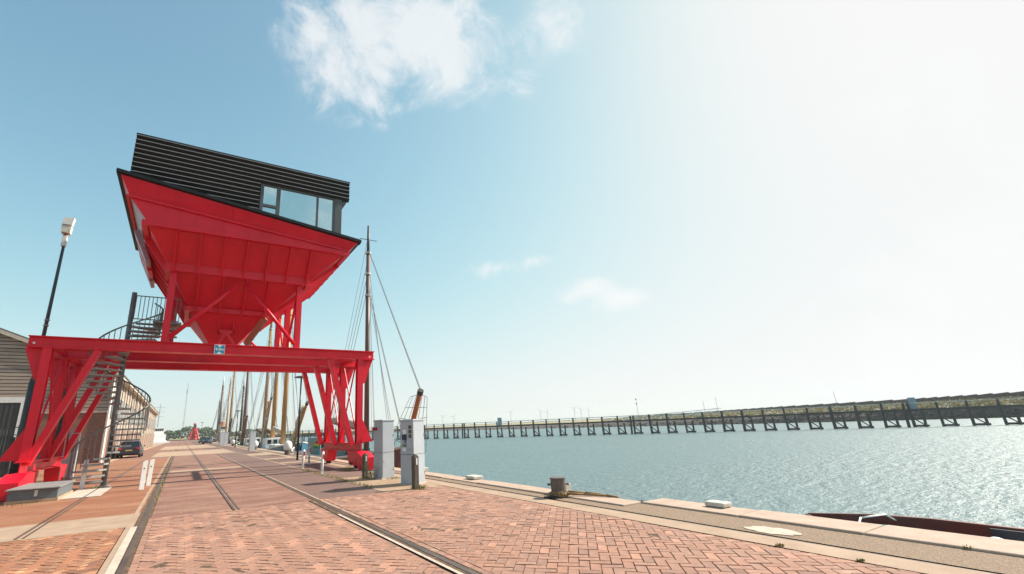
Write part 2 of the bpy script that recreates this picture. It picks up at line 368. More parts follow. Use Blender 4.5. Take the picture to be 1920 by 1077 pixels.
class MB:
    def __init__(s): s.v = []; s.f = []; s.c = None
    def add(s, vs_, fs):
        o = len(s.v); s.v += [tuple(v) for v in vs_]; s.f += [tuple(i + o for i in f) for f in fs]; return s
    def box(s, x0, x1, y0, y1, z0, z1):
        return s.add([(x0, y0, z0), (x1, y0, z0), (x1, y1, z0), (x0, y1, z0), (x0, y0, z1), (x1, y0, z1), (x1, y1, z1), (x0, y1, z1)],
                     [(3, 2, 1, 0), (4, 5, 6, 7), (0, 1, 5, 4), (1, 2, 6, 5), (2, 3, 7, 6), (3, 0, 4, 7)])
    def frame(s, p0, p1, up=None):
        p0, p1 = Vector(p0), Vector(p1); d = (p1 - p0).normalized()
        up = Vector(up) if up else (V(0, 0, 1) if abs(d.z) < 0.95 else V(0, 1, 0))
        a = d.cross(up).normalized(); b = a.cross(d).normalized()
        return p0, p1, a, b
    def loft(s, p0, p1, prof, up=None, prof1=None):
        p0, p1, a, b = s.frame(p0, p1, up); n = len(prof)
        vs_ = [p0 + a * x + b * y for x, y in prof] + [p1 + a * x + b * y for x, y in (prof1 or prof)]
        return s.add(vs_, [(i, (i + 1) % n, (i + 1) % n + n, i + n) for i in range(n)] + [tuple(reversed(range(n))), tuple(range(n, 2 * n))])
    def bar(s, p0, p1, w, h, up=None):
        w /= 2; h /= 2
        return s.loft(p0, p1, [(-w, -h), (w, -h), (w, h), (-w, h)], up)
    def tube(s, p0, p1, r0, r1=None, n=8, up=None):
        r1 = r0 if r1 is None else r1
        c = [(math.cos(2 * math.pi * i / n), math.sin(2 * math.pi * i / n)) for i in range(n)]
        return s.loft(p0, p1, [(x * r0, y * r0) for x, y in c], up, [(x * r1, y * r1) for x, y in c])
    def path(s, pts, r, n=6):
        for a, b in zip(pts[:-1], pts[1:]): s.tube(a, b, r, n=n)
        return s
    def ibeam(s, p0, p1, w, h, tf=0.025, tw=0.02, up=None):
        p0, p1, a, b = s.frame(p0, p1, up)
        W, H = w / 2, h / 2; t = tw / 2
        prof = [(-W, -H), (W, -H), (W, -H + tf), (t, -H + tf), (t, H - tf), (W, H - tf), (W, H), (-W, H), (-W, H - tf), (-t, H - tf), (-t, -H + tf), (-W, -H + tf)]
        n = 12
        vs_ = [p0 + a * x + b * y for x, y in prof] + [p1 + a * x + b * y for x, y in prof]
        fs = [(i, (i + 1) % n, (i + 1) % n + n, i + n) for i in range(n)]
        for o, rv in ((0, True), (n, False)):
            for q in ((0, 1, 2, 11), (11, 2, 3, 10), (10, 3, 4, 9), (9, 4, 5, 8), (8, 5, 6, 7)):
                q = tuple(i + o for i in q); fs.append(tuple(reversed(q)) if rv else q)
        return s.add(vs_, fs)
    def prism(s, poly, vec):
        vec = Vector(vec); n = len(poly); p = [Vector(q) for q in poly]
        nrm = Vector((0, 0, 0))
        for i in range(n): nrm += (p[i] - p[0]).cross(p[(i + 1) % n] - p[0])
        if nrm.dot(vec) > 0: p.reverse()
        return s.add(p + [q + vec for q in p], [tuple(range(n)), tuple(reversed(range(n, 2 * n)))] + [((i + 1) % n, i, i + n, (i + 1) % n + n) for i in range(n)])
    def plate(s, poly, t):
        p = [Vector(q) for q in poly]; nrm = (p[1] - p[0]).cross(p[2] - p[0]).normalized()
        return s.prism(poly, nrm * t)
    def lathe(s, c, prof, n=16):
        c = Vector(c); m = len(prof); vs_ = []
        for r, z in prof:
            vs_ += [c + V(r * math.cos(2 * math.pi * i / n), r * math.sin(2 * math.pi * i / n), z) for i in range(n)]
        fs = [(j * n + i, j * n + (i + 1) % n, (j + 1) * n + (i + 1) % n, (j + 1) * n + i) for j in range(m - 1) for i in range(n)]
        fs += [tuple(reversed(range(n))), tuple(range((m - 1) * n, m * n))]
        return s.add(vs_, fs)
    def quad(s, a, b, c, d): return s.add([a, b, c, d], [(0, 1, 2, 3)])
    def mesh(s, name, m):
        me = bpy.data.meshes.new(name); me.from_pydata(s.v, [], s.f); me.materials.append(m)
        if s.c is not None:
            at = me.attributes.new('tint', 'FLOAT_COLOR', 'FACE')
            at.data.foreach_set('color', [x for c in s.c for x in c])
        me.validate(); me.update(); return me
    def build(s, name, m, parent=None, smooth=False, off=None, bevel=0.0):
        me = s.mesh(name, m)
        if smooth:
            for p in me.polygons: p.use_smooth = len(p.vertices) == 4
        o = bpy.data.objects.new(name, me); COL.objects.link(o)
        if parent is not None:
            o.parent = parent
            org = parent
            while org.parent is not None: org = org.parent
            if org.type == 'EMPTY' and parent is org and not org.get('local'):
                o.matrix_parent_inverse = Matrix.Translation(-Vector(org.location))
        if bevel:
            bv = o.modifiers.new('bevel', 'BEVEL'); bv.width = bevel; bv.segments = 2; bv.limit_method = 'ANGLE'
        return o


def tag(o, label=None, cat=None, group=None, kind=None):
    if label: o['label'] = label
    if cat: o['category'] = cat
    if group: o['group'] = group
    if kind: o['kind'] = kind
    return o


def thing(name, label, cat, loc=(0, 0, 0), group=None, local=False, rz=0.0):
    o = bpy.data.objects.new(name, None); COL.objects.link(o)
    o.location = loc; o.rotation_euler = (0, 0, rz); o.empty_display_size = 0.3
    if local: o['local'] = 1
    return tag(o, label, cat, group)


def copy_tree(o, parent=None):
    c = o.copy(); COL.objects.link(c); c.parent = parent
    for ch in list(o.children): copy_tree(ch, c)
    return c


def struct(name, mb, m, parent=None):
    o = mb.build(name, m, parent)
    if parent is None: o['kind'] = 'structure'
    return o

# ================================================================== THE SETTING
WZ = -2.2
struct('water', MB().quad((7.9, -400, WZ), (3000, -400, WZ), (3000, 4000, WZ), (7.9, 4000, WZ)), WATER)
# land behind the quay edge: one sheet out to the horizon
struct('ground', MB().add([(-2500, -400, -0.05), (7.55, -400, -0.05), (7.55, 330, -0.05), (-2500, 330, -0.05)], [(0, 1, 2, 3)]), SAND)

def sheet(name, m, x0, x1, y0, y1, z=0.0):
    return struct(name, MB().quad((x0, y0, z), (x1, y0, z), (x1, y1, z), (x0, y1, z)), m)

sheet('sand_bed', SAND, -9, 6.62, -3, 12.3, -0.016)
sheet('concrete_strip', CONC, -9, -0.62, 11.2, 13.1, 0.0)
sheet('yard_paving', PAVEORANGE, -14, -0.62, 13.1, 45, 0.0)
sheet('road', PAVERED, -0.38, 2.95, 11.95, 330, 0.0)
sheet('road_lane', ASPH, 3.16, 4.85, 11.95, 330, 0.0)
sheet('side_lane', PAVERED, -4.6, -0.62, 45, 330, 0.001)
sheet('pavement', TANROAD, -9, -4.6, 45, 330, 0.0)
sheet('quay_apron', ASPH, 4.97, 6.62, 16.6, 330, 0.0)
sheet('slab_pavement', SLABS, 4.97, 6.62, 11.95, 16.6, 0.0)
sheet('edge_strip', CONC, 4.85, 4.97, 11.95, 330, 0.006)
sheet('concrete_quay_strip', CONC, 6.62, 7.06, -6, 330, 0.004)
sheet('quay_groove', RUST, 7.06, 7.2, -6, 330, -0.022)
sheet('quay_gravel', GRAVEL, 7.2, 8.06, -6, 6.5, -0.006)
sheet('quay_gravel_far', GRAVEL, 7.2, 7.55, 6.5, 330, -0.006)
# pale slab fields further down the road
sheet('road_slabs', TANROAD, -2.2, 4.8, 50, 67, 0.005)
sheet('road_slabs_far', TANROAD, -2.6, 4.8, 78, 110, 0.005)
sheet('cross_strip', CONC, -0.3, 2.9, 26.6, 27.9, 0.005)
for i, (y0, y1) in enumerate(((27.2, 28.2), (32.5, 34), (40, 44))):
    sheet('apron_strip', CONC, 4.98, 7.0, y0, y1, 0.009)
sheet('repair_patch', CONC, -1.15, -0.9, 21.5, 24.5, 0.005)
tag(sheet('concrete_pad', CONC2, -2.93, -1.95, 17.9, 20.9, 0.012))

# ---- quay wall with its coping stones, one by one
qw = MB().box(7.3, 8.0, 6.5, 330, -6, -0.06)
qw.box(7.3, 8.62, -8, 6.497, -6, -0.06)
quay = struct('quay_wall', qw, GRAVEL)
rs = random.Random(3)
y = -6.0
while y < 150:
    ln = rs.uniform(1.5, 2.3) if y < 40 else 6.0
    y2 = min(y + ln, 6.5) if y < 6.5 else y + ln
    x0, x1 = (8.06, 8.72 + max(0, (5 - (y + y2) / 2) * 0.04)) if y < 6.5 else (7.55, 8.1)
    j = rs.uniform(-0.012, 0.012)
    m_ = MB().box(x0, x1 + j, y + 0.006, y2 - 0.006, -0.5, 0.02 + rs.uniform(-0.008, 0.01))
    o = m_.build('coping_stone', STONE, quay, bevel=0.02 if y < 30 else 0)
    y = y2

# ---- rails set in the paving
def rail(name, x, y0, y1, label_mat=RAIL, groove=1, up=0.0):
    b = MB()
    b.box(x - (0.035 if not up else 0.022), x + (0.035 if not up else 0.022), y0, y1, -0.1, -0.002 + up)
    o = struct(name, b, label_mat)
    g = MB().box(x + groove * 0.10 - 0.02, x + groove * 0.10 + 0.02, y0, y1, -0.1, -0.02 + up * 1.7)
    g.build('guard_rail', RAIL, o)
    w_, z_ = (0.16, -0.007) if not up else (0.055, 0.004)
    f = MB().quad((x - w_, y0, z_), (x + w_, y0, z_), (x + w_, y1, z_), (x - w_, y1, z_))
    if not up: f.build('groove_bed', SAND, o)
    return o
rail('rail_track', -0.5, 3, 330)
rail('rail_track', 3.05, 1, 330, groove=-1)
rail('rail_track', 1.2, 11.8, 330, up=0.016)
rail('rail_track', -2.35, 11.3, 44, up=0.016)
struct('crane_rail', MB().box(7.10, 7.15, -6, 200, -0.08, -0.008), RAIL)
sheet('rail_edging', STONE2, -0.66, -0.55, 2, 11.15, 0.006)
sheet('rail_edging', STONE2, 2.88, 2.93, 1, 9.6, 0.006)
sheet('rail_edging', CONC, -0.74, -0.66, 2, 330, 0.002)
sheet('rail_edging', CONC, 3.1, 3.16, 9, 330, 0.002)

# ---- herringbone brick paving: the largest 300 bricks are pieces of their own, the rest one piece
PIT = 0.122
def brick_verts(cx, cy, lx, ly, rnd, zt):
    h0 = -0.012
    dz = [zt + rnd.uniform(-0.0022, 0.0022) for _ in range(4)]
    hx, hy = lx / 2, ly / 2; e = 0.0035
    vs_ = [(cx - hx, cy - hy, h0), (cx + hx, cy - hy, h0), (cx + hx, cy + hy, h0), (cx - hx, cy + hy, h0),
           (cx - hx + e, cy - hy + e, dz[0]), (cx + hx - e, cy - hy + e, dz[1]), (cx + hx - e, cy + hy - e, dz[2]), (cx - hx + e, cy + hy - e, dz[3])]
    return vs_, [(4, 5, 6, 7), (0, 1, 5, 4), (1, 2, 6, 5), (2, 3, 7, 6), (3, 0, 4, 7)]

def tint_of(rnd):
    k = rnd.gauss(1.0, 0.085); w = rnd.uniform(-0.05, 0.05)
    if rnd.random() < 0.05: k *= 0.72
    if rnd.random() < 0.03: k *= 1.35; w = 0
    return (k * (1 + w), k, k * (1 - w), 1)

bed_main = struct('brick_paving', MB().quad((3.2, 0, -0.0065), (6.6, 0, -0.0065), (6.6, 12, -0.0065), (3.2, 12, -0.0065)), SAND)
bed_mid = struct('track_paving', MB().quad((-0.3, 2, -0.0065), (2.84, 2, -0.0065), (2.84, 12, -0.0065), (-0.3, 12, -0.0065)), SAND)
bed_left = struct('yard_brick_paving', MB().quad((-6, 3, -0.0065), (-0.76, 3, -0.0065), (-0.76, 11.2, -0.0065), (-6, 11.2, -0.0065)), SAND)
BR = random.Random(11)
variants = {}
for mt in (BRICK, BRICKO):
    for orient in (0, 1):
        for k in range(8):
            b = MB(); lx, ly = (2 * PIT - 0.0075, PIT - 0.0075) if orient == 0 else (PIT - 0.0075, 2 * PIT - 0.0075)
            b.add(*brick_verts(0, 0, lx, ly, BR, 0.0))
            t_ = tint_of(BR); b.c = [t_] * 5
            variants[(mt.name, orient, k)] = b.mesh('brick', mt)

C45 = math.sqrt(0.5)
def clip_rect(poly, x0, x1, y0, y1):
    for (ax, lim, sg) in ((0, x0, 1), (0, x1, -1), (1, y0, 1), (1, y1, -1)):
        out = []
        for i in range(len(poly)):
            p, q = poly[i - 1], poly[i]; dp, dq = (p[ax] - lim) * sg, (q[ax] - lim) * sg
            if (dp >= 0) != (dq >= 0):
                t = dp / (dp - dq); out.append((p[0] + (q[0] - p[0]) * t, p[1] + (q[1] - p[1]) * t))
            if dq >= 0: out.append(q)
        poly = out
        if not poly: return poly
    return poly

def brick_field(parent, m, x0, x1, y0, y1, in_view, n_single, near):
    """herringbone laid at 45 degrees to the quay, cut off at the edges of the field"""
    cxm, cym = (x0 + x1) / 2, (y0 + y1) / 2
    n = int(((x1 - x0) + (y1 - y0)) * 0.75 / PIT) + 4
    items = []
    for i in range(-n, n):
        for j in range(-n, n):
            k = (i - j) % 4
            if k == 0: u, v, o_ = (i + 1) * PIT, (j + 0.5) * PIT, 0
            elif k == 3: u, v, o_ = (i + 0.5) * PIT, (j + 1) * PIT, 1
            else: continue
            cx, cy = cxm + (u - v) * C45, cym + (u + v) * C45
            if cx < x0 - 0.2 or cx > x1 + 0.2 or cy < y0 - 0.2 or cy > y1 + 0.2: continue
            items.append((cx, cy, o_))
    items.sort(key=lambda s_: (s_[0] - near[0]) ** 2 + (s_[1] - near[1]) ** 2)
    b = MB(); b.c = []; cnt = 0; g = 0.0075
    for (cx, cy, o_) in items:
        lx, ly = (2 * PIT - g, PIT - g) if o_ == 0 else (PIT - g, 2 * PIT - g)
        def rot(x, y): return (cx + (x - y) * C45, cy + (x + y) * C45)
        quad = [rot(-lx / 2, -ly / 2), rot(lx / 2, -ly / 2), rot(lx / 2, ly / 2), rot(-lx / 2, ly / 2)]
        inside = all(x0 <= p[0] <= x1 and y0 <= p[1] <= y1 for p in quad)
        sag = 0.004 * math.sin(cx * 1.7 + 0.6 * cy) * math.sin(cy * 1.1)      # the old surface has settled unevenly
        zt = BR.gauss(0, 0.0018) + sag
        if inside and cnt < n_single and in_view(cx, cy):
            ob = bpy.data.objects.new('brick', variants[(m.name, o_, BR.randrange(8))])
            COL.objects.link(ob); ob.parent = parent
            ob.location = (cx, cy, zt); ob.rotation_euler = (BR.gauss(0, 0.011), BR.gauss(0, 0.011), R(45) + BR.gauss(0, 0.014))
            cnt += 1
        elif inside:
            vs_, fs = brick_verts(0, 0, lx, ly, BR, zt)
            a_ = R(45) + BR.gauss(0, 0.012); ca, sa = math.cos(a_), math.sin(a_)
            b.add([(cx + x * ca - y * sa, cy + x * sa + y * ca, z) for x, y, z in vs_], fs); b.c += [tint_of(BR)] * 5
        else:
            pl = clip_rect(quad, x0, x1, y0, y1)
            if len(pl) < 3: continue
            ar = abs(sum(pl[q_ - 1][0] * pl[q_][1] - pl[q_][0] * pl[q_ - 1][1] for q_ in range(len(pl)))) / 2
            if ar < 0.0012: continue
            k_ = len(pl); b.add([(x, y, -0.012) for x, y in pl] + [(x, y, zt) for x, y in pl], [tuple(range(k_, 2 * k_))] + [(q_, (q_ + 1) % k_, (q_ + 1) % k_ + k_, q_ + k_) for q_ in range(k_)])
            b.c += [tint_of(BR)] * (k_ + 1)
    o = b.build('remaining_bricks', m, parent); o['kind'] = 'stuff'

# which ground points the camera sees (bottom edge of the picture)
def seen(cx, cy):
    p = cam.matrix_world.inverted() @ V(cx, cy, 0)
    if p.z > -0.1: return False
    px = 832.42 + 835.05 * p.x / -p.z; py = 553.6 - 835.05 * p.y / -p.z
    return 5 < px < 1915 and 640 < py < 1070
brick_field(bed_main, BRICK, 3.22, 6.60, 0.6, 12.0, seen, 300, (0, 0))
brick_field(bed_mid, BRICK, -0.32, 2.84, 2.4, 12.0, seen, 300, (0, 0))
brick_field(bed_left, BRICKO, -5.2, -0.76, 4.5, 11.18, seen, 300, (0, 0))
# soldier rows beside the rails
for (x, par, y0, y1, m) in ((3.16, bed_main, 1.5, 12, BRICK), (2.84 + 0.0, bed_mid, 1.5, 2.3, BRICK), (-0.365, bed_mid, 4, 12, BRICK)):
    b = MB(); b.c = []
    yy = y0
    while yy < y1:
        b.add(*brick_verts(x, yy + 0.1, 0.092, 0.2, BR, BR.gauss(0, 0.002))); b.c += [tint_of(BR)] * 5
        yy += 0.21
    o = b.build('edging_bricks', m, par); o['kind'] = 'stuff'

# ---- far bank: water edge, rubble slope, bushes and the dark dike wall
WALL = [(228, -60), (251, 38), (284, 75), (316, 142), (387, 220), (534, 380), (884, 755), (900, 1250), (500, 1500), (-300, 1500)]
EDGE = [(205, -60), (200, 36), (196, 62), (197, 92), (200, 135), (202, 190), (205, 300), (200, 520), (150, 640), (-300, 640)]
def lerp2(a, b, t): return (a[0] + (b[0] - a[0]) * t, a[1] + (b[1] - a[1]) * t)
def resample(P, n):
    out = []
    for a, b in zip(P[:-1], P[1:]):
        for k in range(n): out.append(lerp2(a, b, k / n))
    return out + [P[-1]]
E2, W2 = resample(EDGE, 8), resample(WALL, 8)
rr = random.Random(5)
prof_r = [(0.0, -3.2), (0.012, -2.2), (0.03, -0.6), (0.06, 0.9)]
prof_g = [(0.06, 0.9), (0.3, 1.7), (0.6, 2.5), (0.85, 3.2), (1.0, 3.7)]
def bank(name, prof, m, jit):
    vs_, fs = [], []
    n = len(prof)
    for i, (e, w) in enumerate(zip(E2, W2)):
        for (t, z) in prof:
            p = lerp2(e, w, t * (1 if name != 'x' else 1))
            # keep the slope itself short: the bank rises within the first 25 m
            vs_.append((p[0] + rr.uniform(-jit, jit), p[1], z + rr.uniform(-jit, jit) * 0.25))
    for i in range(len(E2) - 1):
        for k in range(n - 1):
            fs.append((i * n + k, i * n + k + 1, (i + 1) * n + k + 1, (i + 1) * n + k))
    o = MB().add(vs_, fs).build(name, m); o['kind'] = 'structure'
    return o
bank('rubble_slope', prof_r, RUBBLE, 0.35)
bank('dike_slope', prof_g, GRASS, 0.0)
wb = MB()
for a, b in zip(W2[:-1], W2[1:]): wb.bar((a[0], a[1], 4.1), (b[0], b[1], 3.7), 0.8, 2.7)
tag(wb.build('dike_wall', WALLGREY), 'long dark sea wall running along the top of the far dike', 'wall')
# land beyond the road end and beyond the dike
tb = MB().quad((-2500, 330, 0.4), (60, 330, 0.4), (60, 420, 0.6), (-2500, 420, 0.6)); tb.quad((-2500, 420, 0.6), (190, 420, 0.6), (190, 700, 1.4), (-2500, 700, 1.4))
tb.quad((-2500, 700, 1.4), (900, 700, 1.4), (900, 4000, 2.2), (-2500, 4000, 2.2))
struct('far_field', tb, GRASS)
# loose boulders and scrub on the far bank: too many to count
b = MB()
for k in range(900):
    i = rr.randrange(0, len(E2) - 24); t = rr.uniform(0.004, 0.06)
    e, w = lerp2(E2[i], E2[i + 1], rr.random()), W2[i]
    p = lerp2(e, w, t); s_ = rr.uniform(0.25, 0.7); z = -2.6 + 3.4 * (t / 0.06)
    b.lathe((p[0], p[1], z), [(s_ * 0.5, -s_ * 0.3), (s_ * 1.1, 0), (s_ * 0.8, s_ * 0.5), (s_ * 0.2, s_ * 0.65)], n=5)
o = b.build('rubble_boulders', RUBBLE); tag(o, 'dark rubble boulders on the slope of the far bank', 'boulders', kind='stuff')
def scrub(name, m, count, t0, t1, smin, smax, label, n_seg):
    b = MB()
    for k in range(count):
        i = rr.randrange(0, n_seg); t = rr.uniform(t0, t1)
        q = rr.random(); e, w = lerp2(E2[i], E2[i + 1], q), lerp2(W2[i], W2[i + 1], q)
        p = lerp2(e, w, t); z = 0.9 + (t - 0.06) / 0.94 * 2.8
        s_ = rr.uniform(smin, smax)
        for _ in range(16):
            a = rr.uniform(0, 6.28); rad = s_ * rr.uniform(0.2, 1.0); zz = z + s_ * rr.uniform(0.0, 0.9) * (1.1 - rad / s_ * 0.6)
            c = V(p[0] + rad * math.cos(a), p[1] + rad * math.sin(a), zz); l_ = s_ * rr.uniform(0.16, 0.34)
            d1 = V(rr.uniform(-1, 1), rr.uniform(-1, 1), rr.uniform(-0.3, 1)).normalized() * l_
            d2 = d1.cross(V(rr.uniform(-1, 1), rr.uniform(-1, 1), rr.uniform(-1, 1))).normalized() * l_
            b.add([c - d1, c + d2, c + d1, c - d2], [(0, 1, 2, 3)])
    o = b.build(name, m); tag(o, label, 'scrub', kind='stuff')
scrub('dike_scrub', BUSH, 3200, 0.05, 0.75, 0.5, 1.3, 'green and straw coloured scrub on the slope of the far dike', 40)
scrub('pale_scrub', BLOSSOM, 420, 0.06, 0.45, 0.6, 1.3, 'pale silvery bushes dotted over the slope of the far dike', 40)

# ---- far wooded ridge beyond the end of the road
b = MB()
for k in range(5200):
    x = rr.uniform(-150, 62); base = 430 + rr.uniform(0, 25)
    hmax = 4.5 + 3.5 * math.exp(-((x - 2) / 26) ** 2) + 1.4 * math.sin(x * 0.13) + 0.9 * math.sin(x * 0.41)
    z = 0.6 + max(1.0, hmax) * rr.random() ** 0.7
    c = V(x, base, z); l_ = rr.uniform(0.5, 1.2)
    d1 = V(rr.uniform(-1, 1), rr.uniform(-1, 1), rr.uniform(-1, 1)).normalized() * l_
    d2 = d1.cross(V(rr.uniform(-1, 1), rr.uniform(-1, 1), rr.uniform(-1, 1))).normalized() * l_
    b.add([c - d1, c + d2, c + d1, c - d2], [(0, 1, 2, 3)])
tag(b.build('far_wood', PINE), 'low dark wood on the ridge beyond the end of the road', 'wood', kind='stuff')

# ================================================================== THE CRANE HOUSE
crane = thing('crane_house', 'red steel portal crane with a hopper body carrying a black louvred cabin, straddling the road', 'crane building', (1.3, 22.6, 0))
FR = (20.15, 22.75, 25.35)                      # the three portal frames
BZ0, BZ1 = 4.77, 5.17
LX, RX = -4.355, 6.915                          # leg lines
for fi, fy in enumerate(FR):
    MB().ibeam((-4.92, fy, (BZ0 + BZ1) / 2), (7.58, fy, (BZ0 + BZ1) / 2), 0.42, BZ1 - BZ0, 0.03, 0.12).build('portal_beam', RED, crane)
    for sx, lx in ((-1, LX), (1, RX)):
        # upright leg, an I section showing its flange to the road
        MB().ibeam((lx, fy, 1.06), (lx, fy, BZ0), 0.26, 0.32, 0.022, 0.12, up=(0, 1, 0)).build('leg', RED, crane)
        # raking strut from the leg foot up to the beam
        top = (5.53, fy, BZ0) if sx > 0 else (-2.95, fy, BZ0)
        MB().bar((lx + (-0.30 if sx > 0 else 0.05), fy, 0.95), top, 0.2, 0.30, up=(0, 1, 0)).build('strut', RED, crane)
        # gusset under the beam end
        o_ = lx + sx * 0.12; e_ = 7.57 if sx > 0 else -5.0; t_ = 7.2 if sx > 0 else -4.6
        MB().prism([(o_, fy + 0.06, BZ0 - 0.002), (e_, fy + 0.06, BZ0 - 0.002), (t_, fy + 0.06, 3.70), (o_, fy + 0.06, 3.66)], (0, 0.03, 0)).build('gusset', RED, crane)
        # foot plate on the sill
        MB().box(lx - 0.19, lx + 0.19, fy - 0.17, fy + 0.17, 1.062, 1.085).build('foot_plate', RED, crane)
# bolts on the ends of the front beam
for (x, z) in ((-4.76, 4.93), (-4.42, 5.02), (-4.28, 5.02), (-4.45, 4.92), (-4.3, 4.92), (7.38, 4.92), (7.2, 5.03), (7.25, 4.9), (7.05, 4.9)):
    r_ = 0.04 if abs(x - 1.3) > 6.04 else 0.018
    MB().tube((x, 20.095, z), (x, 20.07, z), r_, n=8).build('bolt', WHITE if r_ > 0.03 else RED, crane)
for sx, lx in ((-1, LX), (1, RX)):
    MB().ibeam((lx, 19.72, 0.88), (lx, 25.8, 0.88), 0.34, 0.36, 0.025, 0.03).build('sill_girder', RED, crane)
    MB().bar((lx, 20.3, 4.95), (lx, 22.6, 4.95), 0.14, 0.16).build('tie_beam', RED, crane)
    MB().bar((lx, 22.9, 4.95), (lx, 25.2, 4.95), 0.14, 0.16).build('tie_beam', RED, crane)
    for ya, yb in ((FR[0] + 0.15, FR[1] - 0.15), (FR[1] + 0.15, FR[2] - 0.15)):
        MB().tube((lx + sx * 0.02, ya, 1.1), (lx + sx * 0.02, yb, 4.7), 0.036, n=8).build('side_brace', RED, crane)
        MB().tube((lx - sx * 0.10, yb, 1.1), (lx - sx * 0.10, ya, 4.7), 0.036, n=8).build('side_brace', RED, crane)
    # raking knee on the outside of each front leg foot
    kx = lx + sx * 0.12
    MB().prism([(kx, 20.15, 1.09), (kx + sx * 0.55, 20.15, 1.09), (kx, 20.15, 2.2)], (0, 0.05, 0)).build('knee_plate', RED, crane)
    # wheel bogies at both ends of the sill girder
    for yc in (20.3, 24.9):
        MB().prism([(lx - 0.24, yc - 0.75, 0.70), (lx - 0.24, yc + 0.75, 0.70), (lx - 0.24, yc + 0.42, 0.14), (lx - 0.24, yc - 0.42, 0.14)], (0.48, 0, 0)).build('bogie', RED, crane)
        w = MB().tube((lx - 0.09, yc, 0.2), (lx + 0.09, yc, 0.2), 0.22, n=20)
        w.tube((lx - 0.30, yc, 0.2), (lx + 0.30, yc, 0.2), 0.06, n=10)
        w.build('wheel', DARKIRON, crane, smooth=False)
    # sloping buffer box in front of the front bogie
    MB().prism([(lx - 0.27, 19.6, 0.72), (lx - 0.27, 18.75, 0.50), (lx - 0.27, 18.75, 0.02), (lx - 0.27, 19.3, 0.02), (lx - 0.27, 19.6, 0.2)], (0.54, 0, 0)).build('buffer_box', RED, crane)

# --- columns and braces that carry the hopper
for fy in FR:
    for x in (-0.97, 4.0):
        MB().ibeam((x, fy, BZ1 + 0.005), (x, fy, 8.05 if x > 0 else 8.1), 0.24, 0.26, 0.02, 0.06, up=(0, 1, 0)).build('column', RED, crane)
MB().tube((-0.82, 20.05, 5.35), (1.45, 19.98, 7.80), 0.085, n=12).build('hopper_brace', RED, crane, smooth=True)
MB().tube((3.87, 20.05, 5.35), (1.75, 19.98, 7.80), 0.085, n=12).build('hopper_brace', RED, crane, smooth=True)
MB().tube((3.98, 20.4, 7.7), (3.98, 22.5, 5.3), 0.06, n=8).build('hopper_brace', RED, crane)
MB().tube((3.98, 23.0, 5.3), (3.98, 25.1, 7.7), 0.06, n=8).build('hopper_brace', RED, crane)
MB().tube((-0.97, 20.4, 7.7), (-0.97, 22.5, 5.3), 0.06, n=8).build('hopper_brace', RED, crane)
MB().tube((-0.97, 23.0, 5.3), (-0.97, 25.1, 7.7), 0.06, n=8).build('hopper_brace', RED, crane)
MB().tube((2.6, 25.35, 6.4), (3.85, 25.35, 5.25), 0.06, n=8).build('hopper_brace', RED, crane)

# --- hopper: four inclined sides in three tiers, stiffened by ribs and ledges
YC = 22.75
LV = [  # xl, xr, yf, z
    (0.69, 1.67, 22.2, 5.45), (-0.29, 2.86, 21.2, 6.83), (-1.13, 4.30, 20.0, 8.20), (-2.0, 5.74, 19.0, 9.50)]
def ring(l):
    xl, xr, yf, z = l; yb = 2 * YC - yf
    return [V(xl, yf, z), V(xr, yf, z), V(xr, yb, z), V(xl, yb, z)]
for a, b in zip(LV[:-1], LV[1:]):
    ra, rb = ring(a), ring(b)
    for k in range(4):
        q = [ra[k], ra[(k + 1) % 4], rb[(k + 1) % 4], rb[k]]
        MB().plate(q, -0.03).build('hopper_panel', RED, crane)
def rib(p, q, nrm, depth=0.19, w=0.06):
    p, q, nrm = Vector(p), Vector(q), Vector(nrm).normalized()
    side = (q - p).normalized().cross(nrm).normalized()
    poly = [p - nrm * 0.01, q - nrm * 0.01, q + nrm * depth, p + nrm * depth]
    m_ = MB(); m_.prism([v - side * w / 2 for v in poly], side * w)
    m_.build('rib', RED, crane)
def on(la, lb, t, i): return la[i] + (lb[i] - la[i]) * t
# front face ribs
for (la, lb, xs) in ((LV[2], LV[3], [-1.0 + 0.867 * k for k in range(7)]), (LV[1], LV[2], [-0.05, 0.86, 1.77, 2.66])):
    for x in xs:
        nf = V(0, -(lb[3] - la[3]), -(la[2] - lb[2])) 
        rib((x, la[2] , la[3] - 0.12), (x, lb[2], lb[3] - 0.05), nf)
        nb = V(0, (lb[3] - la[3]), -(la[2] - lb[2]))
        rib((x, 2 * YC - la[2], la[3]), (x, 2 * YC - lb[2], lb[3] - 0.05), nb)
# side ribs
for (la, lb) in ((LV[2], LV[3]), (LV[1], LV[2])):
    y0 = la[2] + 0.35; n_ = 6 if la is LV[2] else 4
    for k in range(n_):
        yy = y0 + (2 * YC - 2 * y0) * k / (n_ - 1)
        rib((la[0], yy, la[3]), (lb[0], yy, lb[3] - 0.05), V(-(lb[3] - la[3]), 0, -(la[0] - lb[0])))
        rib((la[1], yy, la[3]), (lb[1], yy, lb[3] - 0.05), V((lb[3] - la[3]), 0, -(lb[1] - la[1])))
# ledges round the hopper at each tier
for (l, hgt, dep) in ((LV[1], 0.20, 0.16), (LV[2], 0.33, 0.15), (LV[3], 0.19, 0.17)):
    xl, xr, yf, z = l; yb = 2 * YC - yf; d = dep; hz = hgt / 2
    MB().box(xl - d, xr + d, yf - d, yf + 0.02, z - hz, z + hz).build('ledge', RED, crane)
    MB().box(xl - d, xr + d, yb - 0.02, yb + d, z - hz, z + hz).build('ledge', RED, crane)
    MB().box(xl - d, xl + 0.02, yf + 0.022, yb - 0.022, z - hz, z + hz).build('ledge', RED, crane)
    MB().box(xr - 0.02, xr + d, yf + 0.022, yb - 0.022, z - hz, z + hz).build('ledge', RED, crane)
